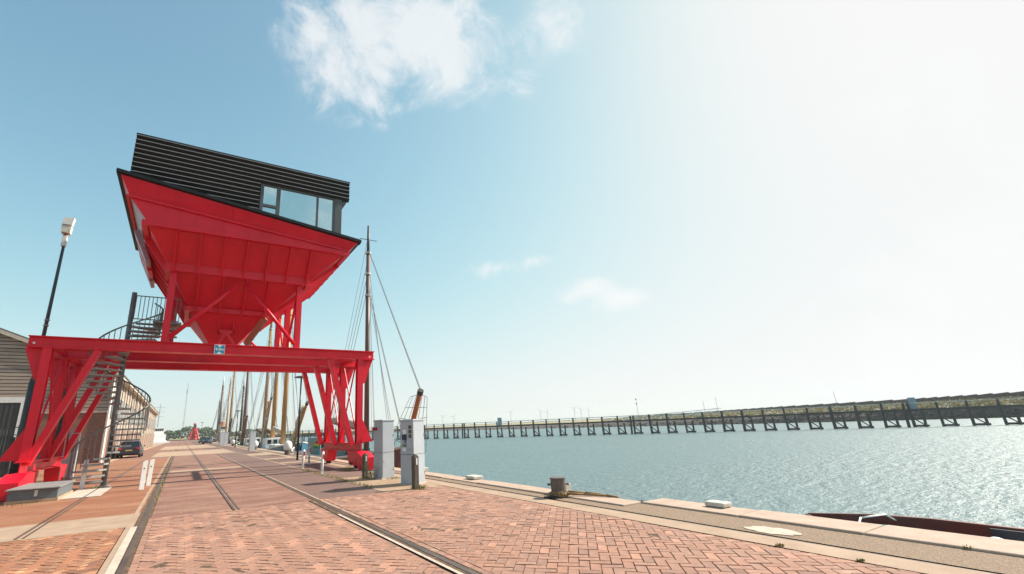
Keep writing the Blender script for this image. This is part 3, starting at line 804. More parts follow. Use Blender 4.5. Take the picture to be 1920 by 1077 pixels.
# hanger bracket on the hopper tip
hb = MB().box(0.92, 1.52, 21.44, 21.5, 5.92, 6.06)
hb.box(0.92, 0.95, 21.44, 21.9, 5.92, 6.45); hb.box(1.49, 1.52, 21.44, 21.9, 5.92, 6.45)
hb.build('hanger_bracket', RED, crane)
MB().bar((1.22, 21.4, 5.98), (1.75, 21.4, 5.2), 0.12, 0.05, up=(0, 1, 0)).build('hanger_bar', RED, crane)
MB().bar((1.22, 21.36, 5.96), (0.85, 21.36, 5.2), 0.12, 0.05, up=(0, 1, 0)).build('hanger_bar', RED, crane)
MB().bar((2.75, 21.0, 6.65), (2.1, 22.0, 5.55), 0.35, 0.05, up=(1, 0, 0.6)).build('chute_plate', mat('bare red oxide', (0.40, 0.12, 0.07), (0.5, 0.2, 0.13), rough=0.7), crane)

# --- raised rim above the hopper: it climbs towards the road's left side
FL, FRt = V(-2.67, 18.85, 10.45), V(5.86, 18.9, 9.60)
EL, ER = V(-3.02, 18.63, 11.18), V(6.22, 18.63, 9.99)
def mir(p): return V(p.x, 2 * YC - p.y, p.z)
TL, TR = V(-2.05, 18.86, 9.60), V(5.80, 18.86, 9.60)
def split(a0, a1, b0, b1, cuts, name, t=0.03, m=RED):
    for c0, c1 in zip(cuts[:-1], cuts[1:]):
        g = 0.0006
        p = [a0.lerp(a1, c0 + g), a0.lerp(a1, c1 - g), b0.lerp(b1, c1 - g), b0.lerp(b1, c0 + g)]
        MB().plate(p, t).build(name, m, crane)
split(TL, TR, FL, FRt, (0, 0.36, 0.98), 'rim_panel', -0.03)
split(FL, FRt, EL, ER, (0, 0.42, 0.83, 1), 'fascia_panel', -0.03)
split(mir(TR), mir(TL), mir(FRt), mir(FL), (0.02, 0.5, 1), 'rim_panel', -0.03)
split(mir(FRt), mir(FL), mir(ER), mir(EL), (0, 0.5, 1), 'fascia_panel', -0.03)
SHEEN = mat('red sheet with painted sheen', (0.40, 0.30, 0.36), (0.30, 0.06, 0.08), scale=1.4, rough=0.35)  # whitish sheen on the red sheet is painted into its colour
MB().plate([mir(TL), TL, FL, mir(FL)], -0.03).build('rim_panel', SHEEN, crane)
MB().plate([mir(FL), FL, EL, mir(EL)], -0.03).build('fascia_panel', RED, crane)
MB().plate([FRt, mir(FRt), mir(ER), ER], -0.03).build('fascia_panel', RED, crane)
MB().bar(FL + V(-0.1, -0.05, 0), FRt + V(0.0, -0.05, 0.0), 0.10, 0.07).build('fold_rail', RED, crane)
MB().bar(FL + V(-0.06, 0.0, 0), mir(FL) + V(-0.06, 0, 0), 0.10, 0.07).build('fold_rail', RED, crane)
# side trays hanging off the left rim
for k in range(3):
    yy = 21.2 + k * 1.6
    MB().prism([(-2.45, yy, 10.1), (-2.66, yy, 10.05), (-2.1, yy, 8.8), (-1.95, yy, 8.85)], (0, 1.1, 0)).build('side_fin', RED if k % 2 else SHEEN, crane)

# black eave plate all round
def eave_edge(a, b, out):
    a, b, out = Vector(a), Vector(b), Vector(out)
    poly = [a, a + out * 0.14 + V(0, 0, 0.03), a + out * 0.14 + V(0, 0, 0.15), a + V(0, 0, 0.12) - out * 0.25, a - out * 0.2]
    return MB().prism(poly, b - a)
eave_edge(EL + V(-0.14, 0, 0.016), ER + V(0.14, 0, -0.016), (0, -1, 0)).build('eave', BLACK, crane)
eave_edge(mir(EL) + V(-0.14, 0, 0.016), mir(ER) + V(0.14, 0, -0.016), (0, 1, 0)).build('eave', BLACK, crane)
eave_edge(EL + V(0, 0.02, 0), mir(EL) + V(0, -0.02, 0), (-1, 0, 0)).build('eave', BLACK, crane)
eave_edge(ER + V(0, 0.02, 0), mir(ER) + V(0, -0.02, 0), (1, 0, 0)).build('eave', BLACK, crane)
MB().plate([EL + V(0.1, .1, 0), ER + V(-.1, .1, 0), mir(ER) + V(-.1, -.1, 0), mir(EL) + V(.1, -.1, 0)], 0.03).build('cabin_floor', BLACK, crane)

# --- cabin
CX0, CX1, CY0, CY1, CZT = -2.62, 5.52, 19.10, 26.3, 13.22
def ez(x): return 11.30 - (x + 3.02) * (1.19 / 9.24)
wall_poly = [(CX0, CY0, ez(CX0) - 0.15), (1.90, CY0, ez(1.90) - 0.15), (1.90, CY0, 12.36), (CX1, CY0, 12.36), (CX1, CY0, CZT), (CX0, CY0, CZT)]
MB().prism(wall_poly, (0, 0.12, 0)).build('cabin_wall', BLACK, crane)
MB().prism([(CX0, CY0 + 0.125, ez(CX0) - 0.15), (CX0, CY1, ez(CX0) - 0.15), (CX0, CY1, CZT), (CX0, CY0 + 0.125, CZT)], (0.12, 0, 0)).build('cabin_wall', BLACK, crane)
MB().prism([(CX0 + 0.125, CY1, ez(CX0) - 0.15), (CX1 - 0.125, CY1, ez(CX1) - 0.1), (CX1 - 0.125, CY1, CZT), (CX0 + 0.125, CY1, CZT)], (0, -0.12, 0)).build('cabin_wall', BLACK, crane)
MB().prism([(CX1, CY0 + 0.125, 12.36), (CX1, CY1, 12.36), (CX1, CY1, CZT), (CX1, CY0 + 0.125, CZT)], (-0.12, 0, 0)).build('cabin_wall', BLACK, crane)
MB().box(CX0 - 0.2, CX1 + 0.37, CY0 - 0.17, CY1 + 0.2, CZT + 0.005, CZT + 0.06).build('roof', BLACK, crane)
MB().box(2.6, 3.2, 19.2, 19.6, CZT + 0.06, CZT + 0.13).build('roof_hatch', BLACK, crane)
CEIL = mat('pale ceiling', (0.6, 0.6, 0.58), rough=0.8)
MB().box(CX0 + 0.15, CX1 - 0.15, CY0 + 0.15, CY1 - 0.15, 12.9, 12.95).build('ceiling', CEIL, crane)
# louvre slats, one by one
LIP = mat('grey slat lip', (0.30, 0.305, 0.305), (0.23, 0.235, 0.235), rough=0.4)
PITCH_S = 0.203
for k in range(14):
    z = CZT - k * PITCH_S
    prof = lambda x, zz=z: [(x, CY0 - 0.165, zz), (x, CY0 - 0.165, zz - 0.028), (x, CY0 - 0.045, zz - 0.17), (x, CY0 - 0.002, zz - 0.17), (x, CY0 - 0.002, zz)]
    x_end = CX1 + 0.36 if k < 5 else 1.86
    xs = CX0 - 0.19
    if ez(xs) > z - 0.10: xs = -3.02 + (11.30 - (z - 0.10)) / (1.19 / 9.24)
    if xs > x_end - 0.15: continue
    sl = MB().prism(prof(xs), (x_end - xs, 0, 0)).build('louvre_slat', BLACK, crane)
    MB().box(xs, x_end, CY0 - 0.173, CY0 - 0.1655, z - 0.03, z - 0.004).build('slat_lip', LIP, sl)
    if k < 9:
        MB().prism([(CX0 - 0.19, CY0, z), (CX0 - 0.19, CY0, z - 0.028), (CX0 - 0.07, CY0, z - 0.17), (CX0 - 0.002, CY0, z - 0.17), (CX0 - 0.002, CY0, z)], (0, CY1 - CY0, 0)).build('louvre_slat', BLACK, crane)
    if k < 5:
        MB().prism([(CX1 + 0.36, CY0, z), (CX1 + 0.36, CY0, z - 0.028), (CX1 + 0.1, CY0, z - 0.17), (CX1 + 0.002, CY0, z - 0.17), (CX1 + 0.002, CY0, z)], (0, CY1 - CY0, 0)).build('louvre_slat', BLACK, crane)
# corner window
wf = MB()
def wbar(x0, x1, z00, z01, z10=None, z11=None, y0=CY0 - 0.06, y1=CY0 + 0.06):
    # bar from x0..x1 with its own lower/upper heights at both ends
    z10 = z00 if z10 is None else z10; z11 = z01 if z11 is None else z11
    wf.prism([(x0, y0, z00), (x1, y0, z10), (x1, y0, z11), (x0, y0, z01)], (0, y1 - y0, 0))
X0, X1, ZT = 1.905, 5.52, 12.355
wbar(X0, X0 + 0.13, ez(X0), ZT); wbar(X0 + 0.131, X1 - 0.30, ZT - 0.14, ZT)
wbar(X0 + 0.131, X1 - 0.30, ez(X0 + 0.131), ez(X0 + 0.131) + 0.10, ez(X1 - 0.3), ez(X1 - 0.3) + 0.10)
wbar(2.58, 2.74, ez(2.58) + 0.10, ZT - 0.141, ez(2.74) + 0.10, ZT - 0.141); wbar(4.36, 4.44, ez(4.36) + 0.10, ZT - 0.141, ez(4.44) + 0.10, ZT - 0.141)
wbar(X0 + 0.131, 2.579, 11.19, 11.31)
wbar(5.12, 5.219, ez(5.12) + 0.1, ZT - 0.141, ez(5.219) + 0.1, ZT - 0.141)
win = wf.build('window', DARKGREY, crane)
MB().box(X1 - 0.299, X1 + 0.02, CY0 - 0.07, CY0 + 0.3, ez(X1) - 0.1, ZT + 0.002).build('corner_post', DARKGREY, crane)
for (xa, xb, za, zb) in ((2.036, 2.579, 11.311, ZT - 0.141), (2.036, 2.579, None, 11.189), (2.741, 4.359, None, ZT - 0.141), (4.441, 5.119, None, ZT - 0.141)):
    p = [(xa, CY0, za if za else ez(xa) + 0.1), (xb, CY0, za if za else ez(xb) + 0.1), (xb, CY0, zb), (xa, CY0, zb)]
    o = MB().prism(p, (0, 0.02, 0)).build('pane', GLASS, win)
    o.matrix_parent_inverse = Matrix.Identity(4)
# glazed water side
sw = MB().box(CX1 - 0.06, CX1, 19.45, 26.2, ez(CX1) - 0.1, ez(CX1) + 0.12)
sw.box(CX1 - 0.06, CX1, 22.6, 22.75, ez(CX1) + 0.12, 12.355)
win2 = sw.build('window', DARKGREY, crane)
MB().box(CX1 - 0.04, CX1 - 0.02, 19.45, 22.598, ez(CX1) + 0.121, 12.355).build('pane', GLASS, win2)
MB().box(CX1 - 0.04, CX1 - 0.02, 22.752, 26.15, ez(CX1) + 0.121, 12.355).build('pane', GLASS, win2)

# --- clearance sign on the front beam
sign = thing('clearance_sign', 'small blue and white sign reading 4.0 m fixed to the red portal beam', 'sign', (0.96, 19.91, 4.8))
MB().box(0.79, 1.14, 19.90, 19.93, 4.77, 5.12).build('board', SIGNBLUE, sign)
MB().prism([(0.87, 19.897, 5.115), (1.06, 19.897, 5.115), (0.965, 19.897, 5.03)], (0, 0.002, 0)).build('arrow', SIGNWHITE, sign)
MB().prism([(0.87, 19.897, 4.775), (1.06, 19.897, 4.775), (0.965, 19.897, 4.86)], (0, 0.002, 0)).build('arrow', SIGNWHITE, sign)
fr_ = MB()
for (a, b, c, d) in ((0.775, 0.79, 4.755, 5.135), (1.14, 1.155, 4.755, 5.135), (0.79, 1.14, 5.12, 5.135), (0.79, 1.14, 4.755, 4.77)): fr_.box(a, b, 19.895, 19.925, c, d)
fr_.build('border', SIGNWHITE, sign)
tx = bpy.data.curves.new('lettering', 'FONT'); tx.body = '4.0m'; tx.size = 0.155; tx.extrude = 0.002; tx.align_x = 'CENTER'; tx.align_y = 'CENTER'; tx.offset = 0.003
tob = bpy.data.objects.new('lettering', tx); COL.objects.link(tob)
tob.rotation_euler = (R(90), 0, 0); tob.location = (0.965, 19.896, 4.945)
dg = bpy.context.evaluated_depsgraph_get(); dg.update()
tme = bpy.data.meshes.new_from_object(tob.evaluated_get(dg)); bpy.data.objects.remove(tob)
tme.materials.clear(); tme.materials.append(SIGNWHITE)
lo = bpy.data.objects.new('lettering', tme); COL.objects.link(lo); lo.parent = sign
lo.matrix_parent_inverse = Matrix.Translation(-Vector(sign.location)); lo.rotation_euler = (R(90), 0, 0); lo.location = (0.965, 19.896, 4.945)

# ================================================================== SPIRAL STAIR
SX, SY, SR = -2.3, 21.45, 1.08
stair = thing('spiral_staircase', 'galvanised steel spiral staircase climbing from the street through the portal to the hopper', 'staircase', (SX, SY, 0))
MB().tube((SX, SY, 0.03), (SX, SY, 7.4), 0.09, n=16).build('newel_post', GALVDARK, stair, smooth=True)
bp_ = MB().box(SX - 0.2, SX + 0.2, SY - 0.2, SY + 0.2, 0.0, 0.03)
bp_.build('base_plate', GALV, stair)
RISE, STEP = 0.2, R(19.5)
A0 = R(185)
N = 30
for k in range(N):
    a = A0 + k * STEP; z = 0.22 + k * RISE; da = STEP * 0.56
    ca = [a - da, a - da * 0.3, a + da * 0.3, a + da]
    outer = [(SX + SR * math.cos(t), SY + SR * math.sin(t), z) for t in ca]
    p = [(SX + 0.1 * math.cos(a + 1.2), SY + 0.1 * math.sin(a + 1.2), z), (SX + 0.1 * math.cos(a - 1.2), SY + 0.1 * math.sin(a - 1.2), z)] + outer
    MB().prism(p, (0, 0, -0.06)).build('tread', GALV, stair)
hr = []
for k in range(N * 2 + 1):
    a = A0 + k * STEP / 2; z = 0.22 + k * RISE / 2
    po = V(SX + SR * math.cos(a), SY + SR * math.sin(a), z)
    if k < N * 2: MB().tube(po + V(0, 0, -0.02), po + V(0, 0, 0.98), 0.016, n=5).build('baluster', GALVDARK, stair)
    hr.append(po + V(0, 0, 1.0))
MB().path(hr, 0.03, n=6).build('handrail', GALVDARK, stair)
# landing into the hopper
MB().box(-1.5, -0.5, 21.0, 22.3, 6.12, 6.18).build('landing', GALV, stair)
lr = MB().path([(-2.2, 20.95, 7.15), (-0.6, 20.95, 7.15)], 0.022)
lr.path([(-2.2, 20.95, 6.2), (-0.6, 20.95, 6.2)], 0.022)
lr.build('landing_rail', GALVDARK, stair)
for k in range(12): MB().tube((-2.15 + k * 0.14, 20.95, 6.2), (-2.15 + k * 0.14, 20.95, 7.14), 0.015, n=5).build('baluster', GALVDARK, stair)
for k in range(4): MB().box(-2.1, -0.6, 21.0 + 0.1 * k, 21.25 + 0.1 * k, 5.55 + 0.18 * k, 5.59 + 0.18 * k).build('tread', GALV, stair)
# safety cage hoops by the foot of the stair
cg = MB().path([(-3.55, 21.0, 0.02), (-3.55, 21.0, 1.9), (-3.2, 21.0, 1.9), (-3.2, 21.0, 0.9)], 0.016)
cg.build('gate_hoop', GALV, stair)

# ================================================================== STREET FURNITURE
# grey cabinets
def cabinet(label, x, y, rz, w, d, h, group, details):
    t = thing('service_cabinet', label, 'cabinet', (x, y, 0), group, local=True, rz=rz)
    b = MB().box(-w / 2, w / 2, -d / 2, d / 2, 0.03, h - 0.05)
    body = b.build('body', KIOSK, t, bevel=0.012)
    MB().box(-w / 2 - 0.02, w / 2 + 0.02, -d / 2 - 0.02, d / 2 + 0.02, h - 0.05, h).build('cap', KIOSK, t, bevel=0.008)
    MB().box(-w / 2 - 0.04, w / 2 + 0.04, -d / 2 - 0.04, d / 2 + 0.04, 0.0, 0.03).build('plinth', CONC2, t)
    if details:
        s_ = MB().box(-w / 2 - 0.004, w / 2 + 0.004, -d / 2 - 0.004, d / 2 + 0.004, 0.84, 0.85)
        s_.build('seam', DARKGREY, t)
        for z_ in (0.25, 1.35):
            MB().box(w / 2 - 0.035, w / 2 - 0.015, -d / 2 - 0.012, -d / 2 - 0.0005, z_, z_ + 0.09).build('hinge', KIOSK, t)
        MB().tube((-w / 2 + 0.06, -d / 2 - 0.0005, 0.55), (-w / 2 + 0.06, -d / 2 - 0.014, 0.55), 0.014, n=10).build('lock', GALVDARK, t)
        MB().box(-w / 2 + 0.012, -w / 2 + 0.016, -d / 2 - 0.003, -d / 2 - 0.0004, 0.06, h - 0.08).build('door_gap', DARKGREY, t)
    return t
k2 = cabinet('grey payment cabinet with small screens and stickers, behind the wooden post', 6.22, 13.08, R(33), 0.66, 0.46, 1.86, 'grey cabinets on the quay', True)
# the reading panel sits on the -X side of the cabinet
def on_left(z0, z1, y0, y1, m, name, dep=0.008, par=None):
    w = 0.66 / 2
    return MB().box(-w - dep, -w - 0.0005, y0, y1, z0, z1).build(name, m, par or k2)
on_left(1.62, 1.74, 0.04, 0.12, mat('pale sticker', (0.5, 0.52, 0.55), rough=0.5), 'sticker')
on_left(1.44, 1.56, 0.02, 0.14, SIGNWHITE, 'notice')
scr = on_left(1.26, 1.42, 0.0, 0.16, mat('screen panel', (0.02, 0.03, 0.07), rough=0.2), 'card_reader', dep=0.02)
on_left(1.16, 1.27, 0.02, 0.06, mat('blue strip', (0.05, 0.12, 0.3), rough=0.4), 'slot', dep=0.02)
on_left(1.16, 1.27, 0.10, 0.14, mat('grey strip', (0.4, 0.42, 0.45), rough=0.4), 'slot', dep=0.02)
on_left(1.06, 1.14, 0.01, 0.15, mat('green sticker', (0.12, 0.25, 0.04), rough=0.5), 'sticker')
on_left(0.94, 1.05, 0.02, 0.15, SIGNWHITE, 'notice')
for z in (1.58, 1.45, 1.32): on_left(z, z + 0.1, -0.17, -0.07, mat('amber display', (0.09, 0.065, 0.03), rough=0.3), 'display')
on_left(0.845, 0.855, -0.22, 0.22, DARKGREY, 'panel_joint', dep=0.006)
on_left(0.995, 1.002, -0.22, 0.22, DARKGREY, 'panel_joint', dep=0.006)
k1 = cabinet('plain grey cabinet with a red valve on its side, next to the red crane foot', 6.17, 15.28, R(14), 0.50, 0.50, 1.92, 'grey cabinets on the quay', True)
v_ = MB().tube((-0.25, 0.1, 1.62), (-0.37, 0.1, 1.62), 0.055, n=10); v_.tube((-0.37, 0.1, 1.62), (-0.4, 0.1, 1.62), 0.03, n=8)
v_.build('valve', LAMPRED, k1)
cabinet('light grey cabinet on the quay near the brown furled bowsprits, nearest of the far three', 6.45, 52.3, R(10), 0.55, 0.45, 1.95, 'grey cabinets on the quay', False)
cabinet('far light grey cabinet on the quay, left one of a close pair', 6.15, 89.9, R(10), 0.62, 0.5, 2.2, 'grey cabinets on the quay', False)
cabinet('far light grey cabinet on the quay, right one of a close pair', 7.0, 92.5, R(10), 0.62, 0.5, 2.2, 'grey cabinets on the quay', False)

# wooden posts with white reflectors
def wood_post(label, x, y, h):
    t = thing('wooden_post', label, 'post', (x, y, 0), 'short wooden posts by the cabinets', local=True, rz=R(8))
    w = 0.075
    b = MB().box(-w, w, -w, w, -0.05, h - 0.06)
    b.add([(-w, -w, h - 0.06), (w, -w, h - 0.06), (w, w, h - 0.06), (-w, w, h - 0.06), (0, -w * 0.6, h), (0, w * 0.6, h)], [(0, 1, 4), (1, 2, 5, 4), (2, 3, 5), (3, 0, 4, 5)])
    b.build('post', WOOD, t, bevel=0.008)
    MB().box(-w * 0.25, w * 0.35, -w - 0.008, -w - 0.0005, h - 0.28, h - 0.1).build('reflector', SIGNWHITE, t)
wood_post('weathered wooden post with white strip in front of the payment cabinet', 5.75, 11.95, 0.90)
wood_post('weathered wooden post with white strip by the weeds, left of both grey cabinets', 5.69, 15.85, 0.83)

# white marker posts
def marker(label, x, y, h, red, lean=0.0, w=0.07):
    t = thing('marker_post', label, 'post', (x, y, 0), 'white marker posts', local=True)
    t.rotation_euler = (0, lean, 0.2)
    if red:
        b = MB().tube((0, 0, 0.02), (0, 0, h), 0.055, 0.05, n=12); b.tube((0, 0, h), (0, 0, h + 0.02), 0.05, 0.03, n=12)
        b.build('post', WHITE, t, smooth=True)
        MB().tube((0, 0, 0), (0, 0, 0.025), 0.085, n=12).build('base', WHITE, t)
        MB().box(-0.028, 0.028, -0.06, -0.045, h - 0.26, h - 0.08).build('reflector', REFLRED, t)
    else:
        b = MB().box(-w, w, -0.03, 0.03, 0, h - 0.03)
        b.prism([(-w, -0.03, h - 0.03), (w, -0.03, h - 0.03), (w, -0.03, h + 0.01), (-w * 0.2, -0.03, h)], (0, 0.06, 0))
        b.build('post', WHITE, t, bevel=0.006)
        MB().box(-0.02, 0.02, -0.035, -0.0305, h * 0.72, h * 0.76).build('label_strip', GALVDARK, t)
marker('white flat marker post beside the left rail, nearer of two', -0.98, 18.85, 0.90, False, R(1))
marker('white flat marker post beside the left rail, further of two', -0.86, 20.2, 0.88, False, R(2))
marker('white flat marker post at the foot of the spiral staircase', -2.87, 21.0, 0.98, False, R(1))
marker('white round post with red reflector, nearest to the crane foot', 4.94, 18.70, 0.83, True, R(2))
marker('white round post with red reflector, leftmost of three', 4.97, 22.2, 0.83, True, R(3))
marker('white round post with red reflector, farthest of three by the water', 6.04, 25.5, 0.86, True)

# utility box with ribbed lid
ub = thing('utility_box', 'low slate grey box with ribbed metal lid beside the red crane foot', 'box', (-3.5, 18.7, 0))
MB().box(-4.05, -2.95, 17.72, 19.85, 0.09, 0.36).build('body', BOXGREY, ub, bevel=0.01)
MB().box(-4.08, -2.92, 17.70, 19.88, 0.0, 0.09).build('plinth', CONC, ub)
lid = MB().box(-4.1, -2.9, 17.62, 19.92, 0.365, 0.385).build('lid', LIDGREY, ub)
for k in range(21):
    x = -4.06 + k * 0.056
    MB().bar((x, 17.62, 0.392), (x, 19.92, 0.392), 0.024, 0.014).build('lid_rib', LIDGREY, lid)
MB().box(-3.47, -3.40, 17.695, 17.72, 0.17, 0.33).build('latch', DIRTYWHITE, ub)

# cabinet, black service shaft and grating at the left legs
gc = thing('meter_cabinet', 'tall pale grey cabinet with a blue dot behind the staircase foot', 'cabinet', (-4.3, 26.5, 0))
MB().box(-4.62, -4.0, 26.2, 26.7, 0.12, 2.1).build('body', KIOSK, gc, bevel=0.015)
MB().box(-4.66, -3.96, 26.16, 26.74, 0.0, 0.12).build('plinth', CONC, gc)
MB().tube((-4.3, 26.195, 1.2), (-4.3, 26.17, 1.2), 0.05, n=12).build('lock', HULLBLUE, gc)
bs = thing('service_shaft', 'black square service shaft rising beside the left crane legs', 'shaft', (-4.75, 27.3, 0))
MB().box(-5.0, -4.66, 27.1, 27.5, 0.06, 5.0).build('duct', TAR, bs)
MB().box(-5.06, -4.6, 27.04, 27.56, 0.0, 0.06).build('collar', CONC, bs)

# floodlight pole
fp = thing('floodlight_pole', 'tall dark pole with white floodlights, rising behind the left crane leg', 'lamp post', (-5.9, 26.0, 0))
MB().tube((-5.9, 26, 0), (-5.9, 26, 4.2), 0.15, n=14).build('base_section', GREYPOLE, fp, smooth=True)
MB().tube((-5.9, 26, 4.2), (-5.88, 26, 10.6), 0.085, 0.06, n=12).build('pole', GREYPOLE, fp, smooth=True)
MB().box(-6.0, -5.8, 25.9, 26.1, 4.2, 4.36).build('door_box', GREYPOLE, fp)
for z in (6.7, 6.95): MB().tube((-5.89, 26, z), (-5.89, 26, z + 0.04), 0.11, n=12).build('clamp', GALV, fp)
MB().box(-5.98, -5.8, 25.9, 26.1, 10.6, 11.1).build('driver_box', WHITE, fp, bevel=0.01)
MB().tube((-5.89, 26, 11.1), (-5.89, 26, 11.25), 0.1, 0.07, n=10).build('spigot', mat('brown fitting', (0.35, 0.2, 0.12), rough=0.6), fp)
MB().prism([(-6.05, 25.8, 11.25), (-6.07, 25.8, 11.62), (-5.7, 25.8, 11.62), (-5.72, 25.8, 11.25)], (0, 0.35, 0)).build('floodlight', DIRTYWHITE, fp)
MB().prism([(-6.07, 25.78, 11.66), (-6.04, 25.78, 12.0), (-5.64, 25.78, 12.05), (-5.69, 25.78, 11.66)], (0, 0.3, 0)).build('floodlight', WHITE, fp)

# street lamps with disc heads
def disc_lamp(label, x, y, h):
    t = thing('street_lamp', label, 'street lamp', (x, y, 0), 'disc headed street lamps', local=True)
    MB().tube((0, 0, 0), (0, 0, h - 0.1), 0.065, 0.05, n=12).build('pole', TAR, t, smooth=True)
    MB().lathe((0, 0, h - 0.1), [(0.07, 0.0), (0.42, 0.04), (0.45, 0.07), (0.3, 0.13), (0.05, 0.17)], n=20).build('disc_head', DARKGREY, t)
disc_lamp('black street lamp with a flat disc head just behind the crane', 6.32, 29.7, 5.05)
disc_lamp('black street lamp with a flat disc head between the far masts', 6.45, 69.2, 4.85)
disc_lamp('small distant street lamp with a disc head left of the furthest masts', 4.8, 150, 5.6)

# mooring bollard with rope
mb_ = thing('mooring_bollard', 'thick brown iron mooring bollard wound with orange rope on the quay edge', 'bollard', (7.5, 8.2, 0))
MB().lathe((7.5, 8.2, 0), [(0.21, -0.02), (0.21, 0.02), (0.165, 0.05), (0.165, 0.36), (0.172, 0.365), (0.172, 0.40), (0.15, 0.405)], n=28).build('barrel', IRON, mb_)
for s_ in (-1, 1):
    MB().tube((7.5 + s_ * 0.15, 8.2 - s_ * 0.09, 0.26), (7.5 + s_ * 0.205, 8.2 - s_ * 0.12, 0.26), 0.025, n=10).build('horn', IRON, mb_)
MB().box(7.22, 7.5, 8.0, 8.4, -0.004, 0.012).build('base_flange', DARKIRON, mb_)
ropes = thing('mooring_rope', 'orange brown hemp rope round the iron bollard leading over the quay edge', 'rope', (7.5, 8.2, 0.05))
pts = []
for k in range(40):
    a = R(200) + k * R(360 * 2.2 / 40); rr_ = 0.198 + 0.01 * math.sin(k * 1.3)
    pts.append(V(7.5 + rr_ * math.cos(a), 8.2 + rr_ * math.sin(a), 0.045 + 0.03 * (k // 18)))
MB().path(pts, 0.026, n=7).build('coil', ROPE, ropes, smooth=True)
MB().path([V(7.55, 8.02, 0.075), V(7.8, 7.75, 0.06), V(8.05, 7.35, 0.052), V(8.16, 7.15, 0.03), V(8.2, 7.05, -0.2), V(8.4, 6.75, -1.2)], 0.026, n=7).build('line', ROPE, ropes, smooth=True)
MB().path([V(7.68, 8.1, 0.10), V(7.95, 7.85, 0.07), V(8.1, 7.6, 0.055), V(8.17, 7.5, 0.02), V(8.22, 7.4, -0.3)], 0.022, n=7).build('line', ROPE, ropes, smooth=True)
MB().path([V(7.3, 8.1, 0.04), V(7.22, 8.06, 0.06), V(7.14, 8.12, 0.03), V(7.2, 8.2, 0.02)], 0.02, n=6).build('loose_end', NETROPE, ropes)

# white painted blocks along the quay edge
for (x, y, w, d, h, lb) in ((8.0, 12.45, 0.34, 0.5, 0.09, 'low white block on the quay edge between the cabinets and the iron bollard'), (8.0, 16.0, 0.3, 0.4, 0.14, 'white block on the quay edge right behind the payment cabinet'),
                            (8.56, 5.25, 0.26, 0.36, 0.08, 'flat white block on the quay edge nearest to the camera'), (7.86, 8.5, 0.3, 0.34, 0.2, 'white block on the quay edge touching the iron bollard')):
    t = MB().box(x - w / 2, x + w / 2, y - d / 2, y + d / 2, 0.032, 0.03 + h).build('edge_block', DIRTYWHITE, bevel=0.02)
    tag(t, lb, 'block', 'white blocks on the quay edge')
_q = random.Random(2); cv = MB().prism([(7.45 + (0.21 + _q.uniform(-.03, .03)) * math.cos(a_ * 0.2618), 3.87 + (0.33 + _q.uniform(-.05, .05)) * math.sin(a_ * 0.2618), -0.002) for a_ in range(24)], (0, 0, 0.004)).build('repair_slab', STONE2)
tag(cv, 'irregular pale cement patch on the gravel strip of the quay', 'patch')

# white capped mooring posts
def white_bollard(label, x, y, s=1.0):
    t = thing('white_bollard', label, 'bollard', (x, y, 0), 'white capped mooring bollards', local=True)
    MB().lathe((0, 0, 0), [(0.19 * s, 0), (0.19 * s, 0.28 * s)], n=18).build('base', IRON, t)
    MB().lathe((0, 0, 0.282 * s), [(0.2 * s, 0), (0.27 * s, 0.12 * s), (0.28 * s, 0.34 * s), (0.2 * s, 0.5 * s), (0.08 * s, 0.58 * s)], n=20).build('cap', WHITE, t, smooth=True)
white_bollard('white capped mooring bollard half hidden between the two grey cabinets', 7.55, 18.3, 0.95)
white_bollard('white capped mooring bollard left of the disc headed lamp', 7.35, 38.2, 1.2)
white_bollard('white capped mooring bollard in front of the green hull', 7.3, 56.1, 1.1)
white_bollard('distant white capped mooring bollard among the brown spars', 7.3, 82, 1.1)
white_bollard('furthest white capped mooring bollard by the pair of cabinets', 7.3, 101, 1.1)

# weeds
def tuft(name, label, cat, x, y, n, h, spread, m, leafy=False, group=None):
    b = MB(); q = random.Random(int(x * 100 + y * 10))
    for k in range(n):
        a = q.uniform(0, 6.28); r_ = spread * q.random() ** 0.5
        p = V(x + r_ * math.cos(a), y + r_ * math.sin(a), 0.0); hh = h * q.uniform(0.4, 1.0)
        lean = V(math.cos(a), math.sin(a), 0) * hh * q.uniform(0.1, 0.6)
        w = 0.006 if not leafy else 0.004
        s_ = V(-math.sin(a), math.cos(a), 0) * w
        mid = p + lean * 0.4 + V(0, 0, hh * 0.6); top = p + lean + V(0, 0, hh)
        b.add([p - s_, p + s_, mid + s_ * 0.8, mid - s_ * 0.8, top], [(0, 1, 2, 3), (3, 2, 4)])
        if leafy:
            for _ in range(9):
                c = p.lerp(top, q.uniform(0.15, 1)) + V(q.uniform(-.05, .05), q.uniform(-.05, .05), q.uniform(-.03, .03)); l_ = q.uniform(0.018, 0.04)
                d1 = V(q.uniform(-1, 1), q.uniform(-1, 1), q.uniform(-.5, 1)).normalized() * l_; d2 = d1.cross(V(q.uniform(-1, 1), q.uniform(-1, 1), 1)).normalized() * l_ * 0.6
                b.add([c - d1, c + d2, c + d1, c - d2], [(0, 1, 2, 3)])
    o = b.build(name, m); tag(o, label, cat, group)
    return o
G_ = 'weeds in the paving'
tuft('weed', 'tall flowering weed growing against the plain grey cabinet', 'weed', 5.82, 15.35, 26, 0.62, 0.16, LEAF, True, G_)
tuft('grass_tuft', 'grass tuft at the foot of the wooden post by the plain cabinet', 'grass', 5.68, 15.75, 90, 0.14, 0.26, LEAF, False, G_)
tuft('grass_tuft', 'grass tuft at the foot of the wooden post by the payment cabinet', 'grass', 5.82, 11.85, 110, 0.13, 0.26, LEAF, False, G_)
tuft('grass_tuft', 'grass fringe at the right foot of the plain grey cabinet', 'grass', 6.35, 14.85, 60, 0.08, 0.22, LEAF, False, G_)
